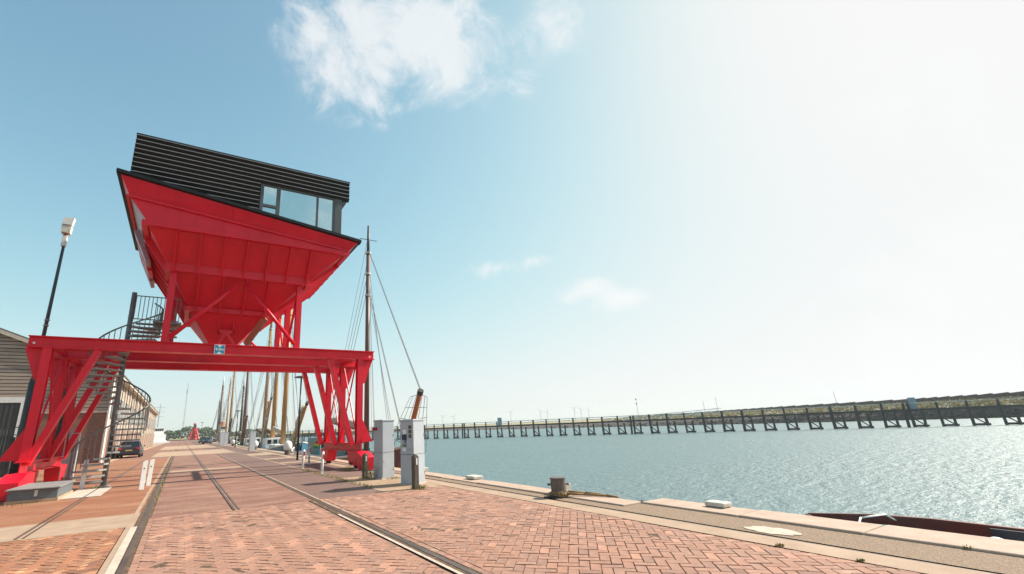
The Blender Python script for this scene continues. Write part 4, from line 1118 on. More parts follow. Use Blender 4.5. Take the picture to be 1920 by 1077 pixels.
tuft('grass_tuft', 'small weed growing at the edge of the brick paving nearest to the camera', 'grass', 6.66, 2.6, 50, 0.025, 0.04, DRYLEAF, False, G_)
tuft('grass_tuft', 'dry straw tuft beside the red crane foot', 'grass', 6.15, 19.2, 50, 0.3, 0.2, DRYLEAF, False, G_)
tuft('grass_tuft', 'green tuft by the base plate of the spiral staircase', 'grass', -2.4, 21.2, 60, 0.12, 0.25, LEAF, False, G_)
tuft('grass_tuft', 'weeds along the plinth of the slate grey box', 'grass', -3.7, 17.6, 90, 0.07, 0.5, DRYLEAF, False, G_)
for (x_, y_, lb) in ((8.12, 6.55, 'grass sprouting where the quay edge steps back'), (8.1, 2.1, 'grass tuft in the gravel beside the near coping stone'), (6.66, 3.4, 'small tuft between the bricks and the concrete quay strip')):
    tuft('grass_tuft', lb, 'grass', x_, y_, 60, 0.04, 0.05, DRYLEAF, False, G_)
b = MB(); q = random.Random(21)
for k in range(900):
    y_ = q.uniform(13.0, 22.0); x_ = 4.91 + q.gauss(0, 0.05); hh = q.uniform(0.02, 0.09); a = q.uniform(0, 6.28)
    s_ = V(-math.sin(a), math.cos(a), 0) * 0.008; p = V(x_, y_, 0.005); t_ = p + V(math.cos(a) * hh * .6, math.sin(a) * hh * .6, hh)
    b.add([p - s_, p + s_, t_], [(0, 1, 2)])
for k in range(900):
    y_ = q.uniform(15, 45); x_ = -0.42 + q.gauss(0, 0.06); hh = q.uniform(0.01, 0.05); a = q.uniform(0, 6.28)
    s_ = V(-math.sin(a), math.cos(a), 0) * 0.01; p = V(x_, y_, -0.02); t_ = p + V(math.cos(a) * hh * .6, math.sin(a) * hh * .6, hh + 0.02)
    b.add([p - s_, p + s_, t_], [(0, 1, 2)])
tag(b.build('joint_grass', DRYLEAF), 'thin line of grass growing in the joints beside the rail and the quay strip', 'grass', kind='stuff')

# ================================================================== WAREHOUSE
wh = thing('warehouse', 'long warehouse with red brick base, board clad gable and pale side bays', 'warehouse', (-15, 45, 0))
GX, GY, EV = -5.35, 45.0, 6.75
RX_ = -17.0; RZ = EV + (GX - RX_) * 0.40; FX = -28.65
MB().prism([(FX, GY, 0), (GX, GY, 0), (GX, GY, 3.75), (FX, GY, 3.75)], (0, 0.3, 0)).build('brick_base', GABLEBRICK, wh)
gv = MB().prism([(FX, GY + 0.02, 3.9), (GX, GY + 0.02, 3.9), (GX, GY + 0.02, EV), (RX_, GY + 0.02, RZ), (FX, GY + 0.02, EV)], (0, 0.25, 0)).build('gable', SHUTTER, wh)
# boards of the gable one by one as far as the picture shows them
z = 3.92; k = 0
while z < RZ - 0.2:
    xr = GX if z < EV - 0.1 else GX - (z + 0.1 - EV) / 0.40
    xl = max(-19.5, FX)
    MB().box(xl, xr - 0.02, GY - 0.03, GY + 0.018, z, z + 0.205).build('board', CLAD, gv); z += 0.26; k += 1
MB().box(FX, GX + 0.02, GY - 0.06, GY + 0.28, 3.752, 3.9).build('string_course', CREAM, wh)
MB().bar((GX + 0.5, GY - 0.1, EV - 0.2 + 0.12), (RX_, GY - 0.1, RZ + 0.12), 0.3, 0.28).build('verge_board', CREAM, wh)
for s_ in (1,):
    MB().plate([(GX + 0.6, GY - 0.25, EV + 0.02), (GX + 0.6, 122, EV + 0.02), (RX_, 122, RZ + 0.26), (RX_, GY - 0.25, RZ + 0.26)], 0.1).build('roof', ROOFGREY, wh)
MB().plate([(RX_, GY - 0.25, RZ + 0.26), (RX_, 122, RZ + 0.26), (FX - 0.5, 122, EV + 0.02), (FX - 0.5, GY - 0.25, EV + 0.02)], 0.1).build('roof', ROOFGREY, wh)
MB().box(GX - 0.3, GX - 0.02, GY + 0.3, 121, 0, EV - 0.05).build('side_wall', PEACH, wh)
MB().box(GX + 0.02, GX + 0.55, GY + 0.3, 121.5, EV - 0.16, EV - 0.02).build('gutter', CREAM, wh)
yy = GY + 0.31; k = 0
while yy < 119:
    MB().box(GX - 0.019, GX + 0.12, yy, yy + 0.45, 0, EV - 0.17).build('pilaster', CREAM, wh)
    MB().box(GX - 0.019, GX + 0.03, yy + 0.9, yy + 4.2, 0, 2.6).build('bay_brick', GABLEBRICKS, wh)
    wd = MB().box(GX - 0.019, GX + 0.05, yy + 1.2, yy + 3.9, 3.4, 5.2).build('bay_window', DARKGREY, wh)
    MB().box(GX + 0.051, GX + 0.06, yy + 1.3, yy + 2.5, 3.5, 5.1).build('pane', CARGLASS, wd); MB().box(GX + 0.051, GX + 0.06, yy + 2.6, yy + 3.8, 3.5, 5.1).build('pane', CARGLASS, wd)
    yy += 4.9; k += 1
MB().tube((GX + 0.12, GY - 0.08, 0), (GX + 0.12, GY - 0.08, EV - 0.1), 0.07, n=8).build('downpipe', WHITE, wh)
dr = MB().box(-17.5, -10.62, GY - 0.08, GY - 0.005, 0, 4.55).build('roller_door', SHUTTER, wh)
for k in range(24): MB().box(-17.4 + k * 0.285, -17.26 + k * 0.285, GY - 0.11, GY - 0.0805, 0.05, 4.5).build('door_corrugation', SHUTTER, dr)
fr2 = MB().box(-10.61, -10.3, GY - 0.14, GY - 0.005, 0, 4.95); fr2.box(-17.8, -10.612, GY - 0.14, GY - 0.005, 4.56, 4.95)
fr2.build('door_frame', WHITE, wh)
MB().path([(-9.2, GY - 0.06, 4.2), (-9.0, GY - 0.06, 5.6), (-8.8, GY - 0.06, 6.1), (-8.7, GY - 0.06, 7.3)], 0.03, n=5).build('cable', TAR, wh)
# fence and gate at the left
fn = thing('mesh_fence', 'dark grey mesh fence panels with posts behind the left crane foot', 'fence', (-8, 30, 0))
for x in (-10.4, -8.6, -6.95): MB().box(x - 0.04, x + 0.04, 29.96, 30.04, 0, 2.5).build('post', GREYPOLE, fn)
for (x0, x1) in ((-10.35, -8.65), (-8.55, -7.0)):
    for z in (0.15, 2.05, 2.4): MB().bar((x0, 30, z), (x1, 30, z), 0.04, 0.04).build('rail', GREYPOLE, fn)
    xx = x0 + 0.1
    while xx < x1 - 0.05:
        MB().tube((xx, 30, 0.16), (xx, 30, 2.4), 0.012, n=4).build('bar', GREYPOLE, fn); xx += 0.12
    MB().box(x0 + 0.02, x1 - 0.02, 30.03, 30.05, 0.17, 1.95).build('infill', mat('dull infill sheet', (0.10, 0.105, 0.10), (0.07, 0.073, 0.07), rough=0.7), fn)

# ================================================================== CARS
def car(label, x, y, rz, paint, group='cars parked along the road', estate=True):
    t = thing('parked_car', label, 'car', (x, y, 0), group, local=True, rz=rz)
    st = [(0.0, 0.78, 0.42, 0.90), (0.04, 0.86, 0.32, 0.99), (0.5, 0.90, 0.22, 1.02), (2.0, 0.91, 0.2, 0.98), (3.3, 0.90, 0.2, 0.94), (4.25, 0.86, 0.24, 0.80), (4.62, 0.70, 0.32, 0.66)]
    vs_, fs = [], []
    for (yy_, hw, zb, zt) in st:
        zm = zb + (zt - zb) * 0.55
        vs_ += [(-hw * 0.9, yy_, zb), (hw * 0.9, yy_, zb), (hw, yy_, zb + 0.12), (hw, yy_, zm), (hw * 0.93, yy_, zt), (-hw * 0.93, yy_, zt), (-hw, yy_, zm), (-hw, yy_, zb + 0.12)]
    n = 8
    for i in range(len(st) - 1):
        for k in range(n): fs.append((i * n + k, i * n + (k + 1) % n, (i + 1) * n + (k + 1) % n, (i + 1) * n + k))
    fs += [tuple(reversed(range(n))), tuple(range((len(st) - 1) * n, len(st) * n))]
    MB().add(vs_, [tuple(reversed(f)) for f in fs]).build('body', paint, t, bevel=0.03)
    gh = [(0.12, 0.80, 0.98, 0.76, 1.02), (0.5, 0.81, 0.98, 0.62, 1.40), (1.5, 0.82, 0.97, 0.62, 1.45), (2.4, 0.82, 0.95, 0.62, 1.42), (3.25, 0.82, 0.92, 0.76, 0.95)]
    vs_, fs = [], []
    for (yy_, hb_, zb, ht, zt) in gh: vs_ += [(-hb_, yy_, zb), (hb_, yy_, zb), (ht, yy_, zt), (-ht, yy_, zt)]
    for i in range(len(gh) - 1):
        for k in range(4): fs.append((i * 4 + (k + 1) % 4, i * 4 + k, (i + 1) * 4 + k, (i + 1) * 4 + (k + 1) % 4))
    fs += [(0, 1, 2, 3), (19, 18, 17, 16)]
    MB().add(vs_, fs).build('windows', CARGLASS, t)
    rf = MB().prism([(-0.62, 0.46, 1.41), (0.62, 0.46, 1.41), (0.62, 0.46, 1.44), (-0.62, 0.46, 1.44)], (0, 0.04, 0))
    rf = MB().add([(-0.63, 0.45, 1.405), (0.63, 0.45, 1.405), (0.63, 1.5, 1.46), (-0.63, 1.5, 1.46), (0.63, 2.42, 1.43), (-0.63, 2.42, 1.43),
                   (-0.6, 0.47, 1.44), (0.6, 0.47, 1.44), (0.6, 1.5, 1.495), (-0.6, 1.5, 1.495), (0.6, 2.38, 1.46), (-0.6, 2.38, 1.46)],
                  [(6, 7, 8, 9), (9, 8, 10, 11), (0, 1, 7, 6), (1, 2, 8, 7), (2, 4, 10, 8), (4, 5, 11, 10), (5, 3, 9, 11), (3, 0, 6, 9)])
    rf.build('roof', paint, t)
    for sx in (-1, 1):
        MB().bar((sx * 0.80, 0.14, 0.99), (sx * 0.63, 0.5, 1.41), 0.10, 0.07).build('pillar', paint, t)
        MB().bar((sx * 0.83, 1.75, 0.97), (sx * 0.64, 1.75, 1.44), 0.07, 0.05).build('pillar', paint, t)
        MB().box(min(sx * 0.55, sx * 0.84), max(sx * 0.55, sx * 0.84), -0.015, 0.08, 0.76, 0.92).build('tail_light', LAMPRED, t)
        MB().box(min(sx * 0.42, sx * 0.7), max(sx * 0.42, sx * 0.7), 4.50, 4.64, 0.55, 0.68).build('headlight', LAMPCLEAR, t)
        MB().box(min(sx * 0.92, sx * 1.04), max(sx * 0.92, sx * 1.04), 2.75, 2.9, 0.95, 1.06).build('mirror', paint, t)
        for yy_ in (0.85, 3.65):
            wl_ = MB().tube((sx * 0.72, yy_, 0.32), (sx * 0.915, yy_, 0.32), 0.32, n=18, up=(0, 0, 1)).build('wheel', TYRE, t)
            MB().tube((sx * 0.90, yy_, 0.32), (sx * 0.925, yy_, 0.32), 0.2, n=12, up=(0, 0, 1)).build('rim', RIM, wl_)
    MB().box(-0.26, 0.26, -0.02, 0.0, 0.62, 0.73).build('number_plate', PLATE, t)
    MB().box(-0.75, 0.75, -0.03, 0.05, 0.34, 0.40).build('bumper_trim', TYRE, t)
    return t
car('dark blue estate car parked with its rear to the camera beside the warehouse', -4.05, 51.6, 0, CARBLUE)
car('dark car seen through the staircase in front of the brick gable', -7.55, 43.9, R(176), CARBLACK)
car('dark car facing the camera on the right of the far road', 5.6, 124, R(172), CARBLUE)
car('black car parked behind another on the right of the far road', 5.3, 146, R(176), CARBLACK)
car('black car at the far left end of the road, left of two', -8.2, 225, R(120), CARBLACK)
car('small dark car at the far left end of the road, right of two', -4.6, 232, R(75), CARBLUE)

# ================================================================== SAILING SHIPS ALONG THE QUAY
def ship(label, x, y_bow, length, beam, hull_m, masts, bowsprit=None, deck_z=-0.15, group='sailing ships moored along the quay', net=False, sprit_m=MASTTAN, cabin_m=WHITE, seed=1, sail_on_sprit=None):
    q = random.Random(seed)
    t = thing('sailing_ship', label, 'sailing ship', (x, y_bow, WZ), group)
    NS = 12; vs_, fs = [], []
    tops = []
    for i in range(NS + 1):
        u = i / NS; yy = y_bow + u * length
        b_ = beam / 2 * (min(1, (math.sin(min(u / 0.28, 1) * math.pi / 2)) ** 0.55) if u < 0.28 else (1 - 0.45 * max(0, (u - 0.75) / 0.25) ** 2))
        b_ = max(b_, 0.12)
        zt = deck_z + 0.75 * (1 - u / 0.35) ** 2 * (u < 0.35) + 0.3 * max(0, (u - 0.7) / 0.3) ** 2
        rake = -0.5 * (1 - u) ** 8
        vs_ += [(x - b_ * 0.5, yy + 0.6 * (u < 0.05), WZ - 0.8), (x + b_ * 0.5, yy + 0.6 * (u < 0.05), WZ - 0.8), (x + b_ * 0.97, yy, WZ + 0.4), (x + b_, yy + rake, zt), (x + b_ - 0.08, yy + rake, zt), (x + b_ - 0.1, yy + rake * .5, zt - 0.35), (x - b_ + 0.1, yy + rake * .5, zt - 0.35), (x - b_ + 0.08, yy + rake, zt), (x - b_, yy + rake, zt), (x - b_ * 0.97, yy, WZ + 0.4)]
        tops.append((b_, zt, yy + rake))
    n = 10
    for i in range(NS):
        for k in range(n): fs.append((i * n + k, (i + 1) * n + k, (i + 1) * n + (k + 1) % n, i * n + (k + 1) % n))
    fs += [tuple(range(n)), tuple(reversed(range(NS * n, NS * n + n)))]
    MB().add(vs_, fs).build('hull', hull_m, t)
    for s_ in (-1, 1):
        MB().path([V(x + s_ * (b_ + 0.01), yy, zt) for (b_, zt, yy) in tops], 0.07, n=6).build('rubbing_strake', DIRTYWHITE, t)
    dz = deck_z - 0.3
    for (yc, ln, wd, hh) in ((y_bow + length * 0.72, length * 0.14, beam * 0.5, 1.5), (y_bow + length * 0.48, length * 0.2, beam * 0.42, 0.7)):
        c = MB().box(x - wd / 2, x + wd / 2, yc - ln / 2, yc + ln / 2, dz, dz + hh).build('deckhouse', cabin_m, t, bevel=0.04)
        for k in range(3):
            MB().box(x - wd / 2 + wd * (0.1 + 0.3 * k), x - wd / 2 + wd * (0.3 + 0.3 * k), yc - ln / 2 - 0.02, yc - ln / 2 - 0.001, dz + hh * 0.5, dz + hh * 0.85).build('porthole', CARGLASS, c)
    for mi, (my, h_, r_, mm, topm) in enumerate(masts):
        ms = MB().tube((x, my, dz), (x, my, h_ * 0.86), r_, r_ * 0.72, n=14).build('mast', mm, t, smooth=True)
        MB().tube((x, my, h_ * 0.86), (x, my, h_), r_ * 0.66, r_ * 0.4, n=10).build('topmast', topm, ms, smooth=True)
        for z_ in (0.66, 0.76, 0.86): MB().tube((x, my, h_ * z_), (x, my, h_ * z_ + 0.12), r_ * 1.15, n=12).build('mast_band', DIRTYWHITE, ms)
        MB().tube((x - 0.7, my, h_ * 0.93), (x + 0.7, my, h_ * 0.93), 0.03, n=5).build('spreader', WIRE, ms)
        rg = MB(); w_ = 0.016 if my < 60 else 0.022
        bb = beam / 2
        for s_ in (-1, 1):
            for k in range(3): rg.tube((x, my, h_ * (0.70 + 0.07 * k)), (x + s_ * bb, my + 0.5 + 0.5 * k, deck_z), w_, n=4)
            rg.tube((x, my, h_ * 0.95), (x + s_ * bb * 0.8, my + 3.5, deck_z), w_ * 0.8, n=4)
        for k in range(3): rg.tube((x + 0.1, my + 0.1, h_ * (0.86 - 0.05 * k)), (x + 0.15 + 0.12 * k, my - 0.35 * k, dz + 1), w_ * 0.7, n=4)
        rg.build('shrouds', WIRE, t)
        # boom and gaff with the furled sail
        bl = length * 0.34
        bm = MB().tube((x, my + 0.3, dz + 1.9), (x, my + bl, dz + 2.6), 0.11, 0.08, n=8).build('boom', mm, t)
        ns = MB()
        for k in range(9):
            u0, u1 = k / 9, (k + 1) / 9
            ns.tube((x, my + 0.4 + u0 * (bl - 0.8), dz + 2.15 + 0.7 * u0), (x, my + 0.4 + u1 * (bl - 0.8), dz + 2.15 + 0.7 * u1), 0.26 + 0.07 * math.sin(k * 2.1), 0.26 + 0.07 * math.sin((k + 1) * 2.1), n=9)
        ns.build('furled_sail', SAIL if (mi + seed) % 2 else SAILDARK, t, smooth=True)
    if bowsprit:
        p0, p1, r_ = Vector(bowsprit[0]), Vector(bowsprit[1]), bowsprit[2]
        MB().tube(p0, p1, r_, r_ * 0.8, n=12).build('bowsprit', sprit_m, t, smooth=True)
        d = (p1 - p0)
        MB().tube(p0 + d * 0.97, p1 + d * 0.01, r_ * 1.0, n=12).build('bowsprit_cap', DARKIRON, t)
        my, h_ = masts[0][0], masts[0][1]
        st_ = MB()
        for k, zz in enumerate((0.88, 0.70)):
            e_ = p1 if k == 0 else p0.lerp(p1, 0.35)
            st_.tube((x, my, h_ * zz), e_, 0.022, n=5)
            st_.tube((x + 0.06, my, h_ * zz), e_ + V(0.05, 0, 0), 0.016, n=4)
        st_.build('forestays', WIRE, t)
        if net:
            nb = MB()
            for s_ in (-1, 1):
                foot = V(x + s_ * 1.3, p0.y + 1.2, deck_z + 0.3)
                nr = 7
                lines = []
                for k in range(nr):
                    a_ = p0.lerp(p1, 0.1 + 0.87 * k / (nr - 1)); b2 = p0.lerp(foot, 1.0).lerp(p1 + V(s_ * 0.45, 0.2, -0.25), k / (nr - 1))
                    nb.tube(a_, b2, 0.011, n=4); lines.append((a_, b2))
                for u in (0.35, 0.7, 1.0):
                    nb.path([a_.lerp(b2, u) for a_, b2 in lines], 0.011, n=4)
            nb.build('bowsprit_net', NETROPE, t)
        if sail_on_sprit:
            ns = MB()
            for k in range(8):
                u0, u1 = 0.12 + 0.8 * k / 8, 0.12 + 0.8 * (k + 1) / 8
                o_ = V(-0.22, 0.05, 0.12)
                ns.tube(p0.lerp(p1, u0) + o_, p0.lerp(p1, u1) + o_, 0.2 + 0.09 * math.sin(k * 1.7 + seed), 0.2 + 0.09 * math.sin((k + 1) * 1.7 + seed), n=9)
            ns.build('furled_jib', sail_on_sprit, t, smooth=True)
    return t

ship('sailing ship with brown mast behind the crane leg and netted orange bowsprit', 11.0, 23.2, 24, 4.8, HULLMAUVE,
     [(30.4, 16.9, 0.19, MASTBROWN, MASTDARK)], ((10.05, 22.9, -0.9), (9.75, 19.5, 3.28), 0.15), deck_z=-0.05, net=True, seed=3, cabin_m=TEAL,
     sprit_m=mat('orange varnished spar', (0.42, 0.12, 0.03), (0.30, 0.08, 0.025), rough=0.45))
ship('two masted ship with thick varnished masts and pale furled bowsprit beside the street lamp', 11.5, 53, 24, 5.2, HULLBLUE,
     [(63.2, 23, 0.33, MASTTAN, MASTTAN), (71.2, 22, 0.33, MASTTAN, MASTDARK)], ((10.6, 53.5, -0.6), (10.45, 45.9, 4.4), 0.16), seed=5, sail_on_sprit=SAIL)
ship('sailing ship with one varnished mast and a green hull, left of the thick masted ship', 11.5, 75.5, 24, 5.2, HULLGREEN,
     [(80, 22, 0.30, MASTTAN, MASTTAN)], ((10.9, 76, -0.6), (11.2, 72.5, 6.8), 0.16), seed=6, sail_on_sprit=SAIL)
ship('two masted ship with a mauve brown mainmast and a white topped dark mast', 11.5, 99, 27, 5.5, BOATDARK,
     [(108.6, 24, 0.36, MASTBROWN, MASTBROWN), (115, 14.5, 0.28, MASTDARK, WHITE)], ((10.6, 98.5, -0.6), (10.4, 94.2, 5.0), 0.2), seed=7, sail_on_sprit=SAILDARK, sprit_m=MASTBROWN)
ship('distant two masted ship with slim varnished masts tipped dark', 11.5, 135, 26, 5.5, HULLMAUVE,
     [(143, 24, 0.34, MASTTAN, MASTDARK), (155, 19.2, 0.24, MASTTAN, MASTTAN)], ((10.8, 134.6, -0.6), (10.6, 128, 5.6), 0.2), seed=8, sail_on_sprit=SAILDARK, sprit_m=MASTBROWN)
ship('farthest tall ship, its dark red mast leftmost of the row and tipped white', 11.5, 176, 26, 5.8, BOATDARK,
     [(186, 22.6, 0.46, MASTBROWN, WHITE), (196, 15, 0.3, MASTDARK, MASTDARK)], ((10.9, 176, -0.6), (10.7, 170, 5.6), 0.22), seed=9, sail_on_sprit=SAIL)

# flags
fl = thing('rainbow_flag', 'small red yellow and green flag drooping at the stern rail by the crane foot', 'flag', (8.55, 33.5, -0.4))
MB().tube((8.62, 33.2, -0.4), (8.62, 33.2, 0.95), 0.02, n=6).build('staff', WHITE, fl)
for k, m_ in enumerate((LAMPRED, mat('flag yellow', (0.7, 0.45, 0.03), rough=0.8), mat('flag green', (0.03, 0.25, 0.06), rough=0.8))):
    MB().prism([(8.6 - k * 0.1, 33.2, 0.9 - k * 0.12), (8.32 - k * 0.06, 33.3, 1.0 - k * 0.16), (8.26 - k * 0.06, 33.4, 0.86 - k * 0.16), (8.55 - k * 0.1, 33.2, 0.72 - k * 0.12)], (0.015, -0.02, 0)).build('stripe', m_, fl)

# ================================================================== WORKBOAT BELOW THE QUAY
bt = thing('workboat', 'low oxblood red open boat lying below the quay edge at the right', 'boat', (10.0, 1, WZ))
st = []
for i in range(15):
    u = i / 14; yy = 4.5 - u * 9.5
    hb = 1.05 * min(1, math.sin(min(u / 0.16, 1) * math.pi / 2) ** 0.7) if u < 0.16 else 1.05
    st.append((max(hb, 0.06), yy, -0.18 + 0.03 * (1 - u / 0.3) ** 2 * (u < 0.3)))
vs_, fs = [], []; n = 8
for (hb, yy, zt) in st:
    vs_ += [(9.95 - hb * 0.75, yy, WZ - 0.4), (9.95 + hb * 0.75, yy, WZ - 0.4), (9.95 + hb, yy, zt - 0.1), (9.95 + hb, yy, zt), (9.95 + max(hb - 0.09, 0.02), yy, zt), (9.95 + max(hb - 0.1, 0.02), yy, zt - 0.75), (9.95 - max(hb - 0.1, 0.02), yy, zt - 0.75), (9.95 - max(hb - 0.09, 0.02), yy, zt)]
vs2 = []
for i, (hb, yy, zt) in enumerate(st): vs2 += vs_[i * 8:i * 8 + 8] + [(9.95 - hb, yy, zt), (9.95 - hb, yy, zt - 0.1)]
n = 10
for i in range(len(st) - 1):
    for k in range(n): fs.append((i * n + k, i * n + (k + 1) % n, (i + 1) * n + (k + 1) % n, (i + 1) * n + k))
fs += [tuple(reversed(range(n))), tuple(range((len(st) - 1) * n, len(st) * n))]
MB().add(vs2, fs).build('hull', BOATRED, bt)
MB().box(9.35, 10.55, 3.1, 3.95, -0.9, -0.29).build('foredeck', TEAL, bt)
MB().path([V(9.05, 3.5, -0.6), V(9.15, 3.55, -0.25), V(9.6, 3.6, -0.06), V(10.4, 3.55, -0.1), V(10.85, 3.55, -0.28)], 0.013, n=8).build('hoop', WHITE, bt, smooth=True)
MB().box(10.84, 10.875, 1.75, 2.5, -0.75, -0.21).build('patch_panel', BOATDARK, bt)
MB().lathe((10.3, 2.35, -0.48), [(0.05, 0), (0.11, 0.05), (0.12, 0.15), (0.08, 0.23), (0.03, 0.25)], n=14).build('fender', WHITE, bt, smooth=True)
MB().box(9.3, 10.4, 1.2, 2.15, -0.9, -0.30).build('thwart', DIRTYWHITE, bt)
an = MB().path([V(10.95, 1.75, -0.25), V(10.97, 1.85, 0.05), V(11.0, 2.0, 0.16)], 0.02, n=6); an.path([V(10.95, 1.55, -0.25), V(10.96, 1.8, -0.02)], 0.02, n=6); an.path([V(10.96, 1.8, -0.22), V(10.96, 1.5, -0.2)], 0.025, n=6)
an.build('anchor', DARKIRON, bt)
MB().box(10.75, 11.1, 1.05, 1.5, -0.45, -0.17).build('winch', DARKIRON, bt)

# ================================================================== TIMBER JETTY ACROSS THE WATER
jet = thing('timber_jetty', 'long dark timber jetty on many piles running across the harbour below the dike', 'jetty', (100, 90, WZ))
JA, JB = V(133.6, 20.0, 0), V(24, 244, 0)
JL = (JB - JA).length; jd = (JB - JA).normalized(); jn = V(-jd.y, jd.x, 0)
if jn.x > 0: jn = -jn                           # towards the camera side
npost = int(JL / 4.05)
rj = random.Random(4)
J_ = {}
def jpiece(name, mbf, m, key):
    if key not in J_: J_[key] = mbf().mesh(name, m)
    o = bpy.data.objects.new(name, J_[key]); COL.objects.link(o); o.parent = jet; o.matrix_parent_inverse = Matrix.Translation(-Vector(jet.location)); return o
for k in range(-4, npost):
    p = JA + jd * (4.05 * k)
    o = jpiece('pile', lambda: MB().tube((0, 0, WZ - 1), (0, 0, 2.45), 0.27, 0.22, n=10), PIERWOOD, 'pile')
    o.location = p; o.rotation_euler = (rj.uniform(-.035, .035), rj.uniform(-.035, .035), rj.uniform(0, 6)); w_ = rj.uniform(0.85, 1.2); o.scale = (w_, w_, rj.uniform(0.97, 1.06))
    o = jpiece('fender_pile', lambda: MB().tube((0, 0, WZ - 1), (0, 0, 0.65), 0.22, n=9), PIERWOOD, 'fpile')
    o.location = p - jd * 1.65 + jn * 0.35; o.rotation_euler = (rj.uniform(-.04, .04), rj.uniform(-.04, .04), rj.uniform(0, 6)); o.scale = (1, 1, rj.uniform(0.92, 1.06))
    o = jpiece('brace', lambda: MB().tube((0, 0, 0), (0, 0, 2.4), 0.12, n=6), PIERWOOD, 'brace')
    a_ = p + V(0, 0, -0.35); b_ = p - jd * 1.65 + jn * 0.3 + V(0, 0, -1.95)
    o.location = a_; o.rotation_euler = (b_ - a_).to_track_quat('Z', 'Y').to_euler()
    o = jpiece('cross_beam', lambda: MB().tube((0, 0, 0), (0, 0, 2.2), 0.22, n=6), PIERWOOD, 'cross')
    a_ = p + jd * 0.1 + V(0, 0, -1.95); b_ = p - jd * 2.2 + jn * 0.4 + V(0, 0, -1.95)
    o.location = a_; o.rotation_euler = (b_ - a_).to_track_quat('Z', 'Y').to_euler()
    if k % 13 == 4:
        o = jpiece('pile', None, PIERWOOD, 'pile'); o.location = p + jd * 0.75; o.rotation_euler = (0.03, 0, 1)
s0, s1 = JA - jd * 17, JA + jd * 4.05 * (npost - 1)
MB().bar(s0 + jn * 0.25 + V(0, 0, 1.1), s1 + jn * 0.25 + V(0, 0, 1.1), 0.25, 0.42).build('walkway_beam', PIERWOOD, jet)
MB().bar(s0 + V(0, 0, 2.4), s1 + V(0, 0, 2.4), 0.16, 0.16).build('handrail', PIERRAIL, jet)
MB().bar(s0 - jn * 0.5 + V(0, 0, 1.2), s1 - jn * 0.5 + V(0, 0, 1.2), 0.5, 0.06).build('walkway', PIERWOOD, jet)
for nm, lb, (x, y_), (za, zb), w in (('notice_board', 'tall blue grey board standing on the near part of the timber jetty', (126.8, 33.8), (1.0, 3.5), 1.1), ('notice_board', 'blue grey board on the far part of the timber jetty', (85.5, 117.0), (1.0, 3.6), 1.4)):
    t = thing(nm, lb, 'board', (x, y_, 1.2))
    MB().bar((x - jn.x * 0.4, y_ - jn.y * .4, za), (x - jn.x * .4, y_ - jn.y * .4, zb), w, 0.12, up=(jn.x, jn.y, 0)).build('board', SIGNGREY, t)
    MB().bar((x - jn.x * 0.55, y_ - jn.y * .55, 1.1), (x - jn.x * .55, y_ - jn.y * .55, zb - 0.3), 0.15, 0.1).build('post', PIERWOOD, t)
# white gangway behind the jetty
gw = thing('gangway', 'white lattice gangway sloping up behind the timber jetty', 'gangway', (95, 80, 0))
a_, b_ = JA + jd * (4.05 * 17.8) - jn * 2.2 + V(0, 0, 1.25), JA + jd * (4.05 * 12) - jn * 2.2 + V(0, 0, 2.45)
for h_ in (0, 0.8): MB().bar(a_ + V(0, 0, h_), b_ + V(0, 0, h_), 0.14, 0.14).build('chord', WHITE, gw)
for k in range(14):
    u0, u1 = k / 14, (k + 1) / 14
    MB().bar(a_.lerp(b_, u0) + V(0, 0, 0.8 * (k % 2)), a_.lerp(b_, u1) + V(0, 0, 0.8 * ((k + 1) % 2)), 0.09, 0.09).build('lattice_bar', WHITE, gw)
for (u, h_, lb) in ((12.2, 6.0, 'thin pale pole right end of the white gangway'), (12.9, 5.2, 'thin pale pole second from the right end of the white gangway'), (16.8, 6.6, 'slim signal pole with two lamps left of the white gangway'), (6.6, 5.6, 'slim pale pole on the near half of the timber jetty')):
    p = JA + jd * (4.05 * u) - jn * 3; t = thing('signal_pole', lb, 'pole', (p.x, p.y, 0))
    MB().tube(p + V(0, 0, 0.9), p + V(0, 0, h_), 0.05, 0.035, n=6).build('pole', GALV, t)
    if u == 16.8:
        for z_ in (h_ - 1.3, h_ - 0.1): MB().lathe(p + V(0, 0, z_), [(0.05, 0), (0.16, 0.1), (0.16, 0.3), (0.05, 0.4)], n=8).build('lamp', DARKIRON, t)

# ================================================================== FAR THINGS
lh = thing('lighthouse', 'small red lattice lighthouse at the far end of the road', 'lighthouse', (6.2, 300, 0.3))
lx_, ly_ = 6.1, 300
for sx in (-1, 1):
    for sy in (-1, 1): MB().bar((lx_ + sx * 2.4, ly_ + sy * 2.4, 0.3), (lx_ + sx * 1.2, ly_ + sy * 1.2, 5.2), 0.5, 0.5).build('leg', LHRED, lh)
MB().lathe((lx_, ly_, 0.3), [(1.9, 0), (1.15, 2.6), (1.0, 4.7)], n=8).build('core', LHRED, lh)
for z_ in (2.0, 3.6): MB().box(lx_ - 2.2 + z_ * 0.2, lx_ + 2.2 - z_ * .2, ly_ - 2.2 + z_ * .2, ly_ + 2.2 - z_ * .2, z_, z_ + 0.25).build('tie', LHRED, lh)
MB().lathe((lx_, ly_, 5.0), [(1.5, 0), (1.5, 0.2), (1.25, 0.25), (1.15, 1.6), (1.5, 1.7), (1.5, 1.85)], n=16).build('tower', LHRED, lh)
MB().lathe((lx_, ly_, 6.86), [(0.75, 0), (0.75, 1.6)], n=12).build('lantern', CARGLASS, lh)
MB().lathe((lx_, ly_, 8.47), [(1.0, 0), (0.95, 0.25), (0.4, 0.75), (0.05, 1.0)], n=14).build('lantern_roof', mat('faded red roof', (0.5, 0.16, 0.14), rough=0.6), lh)

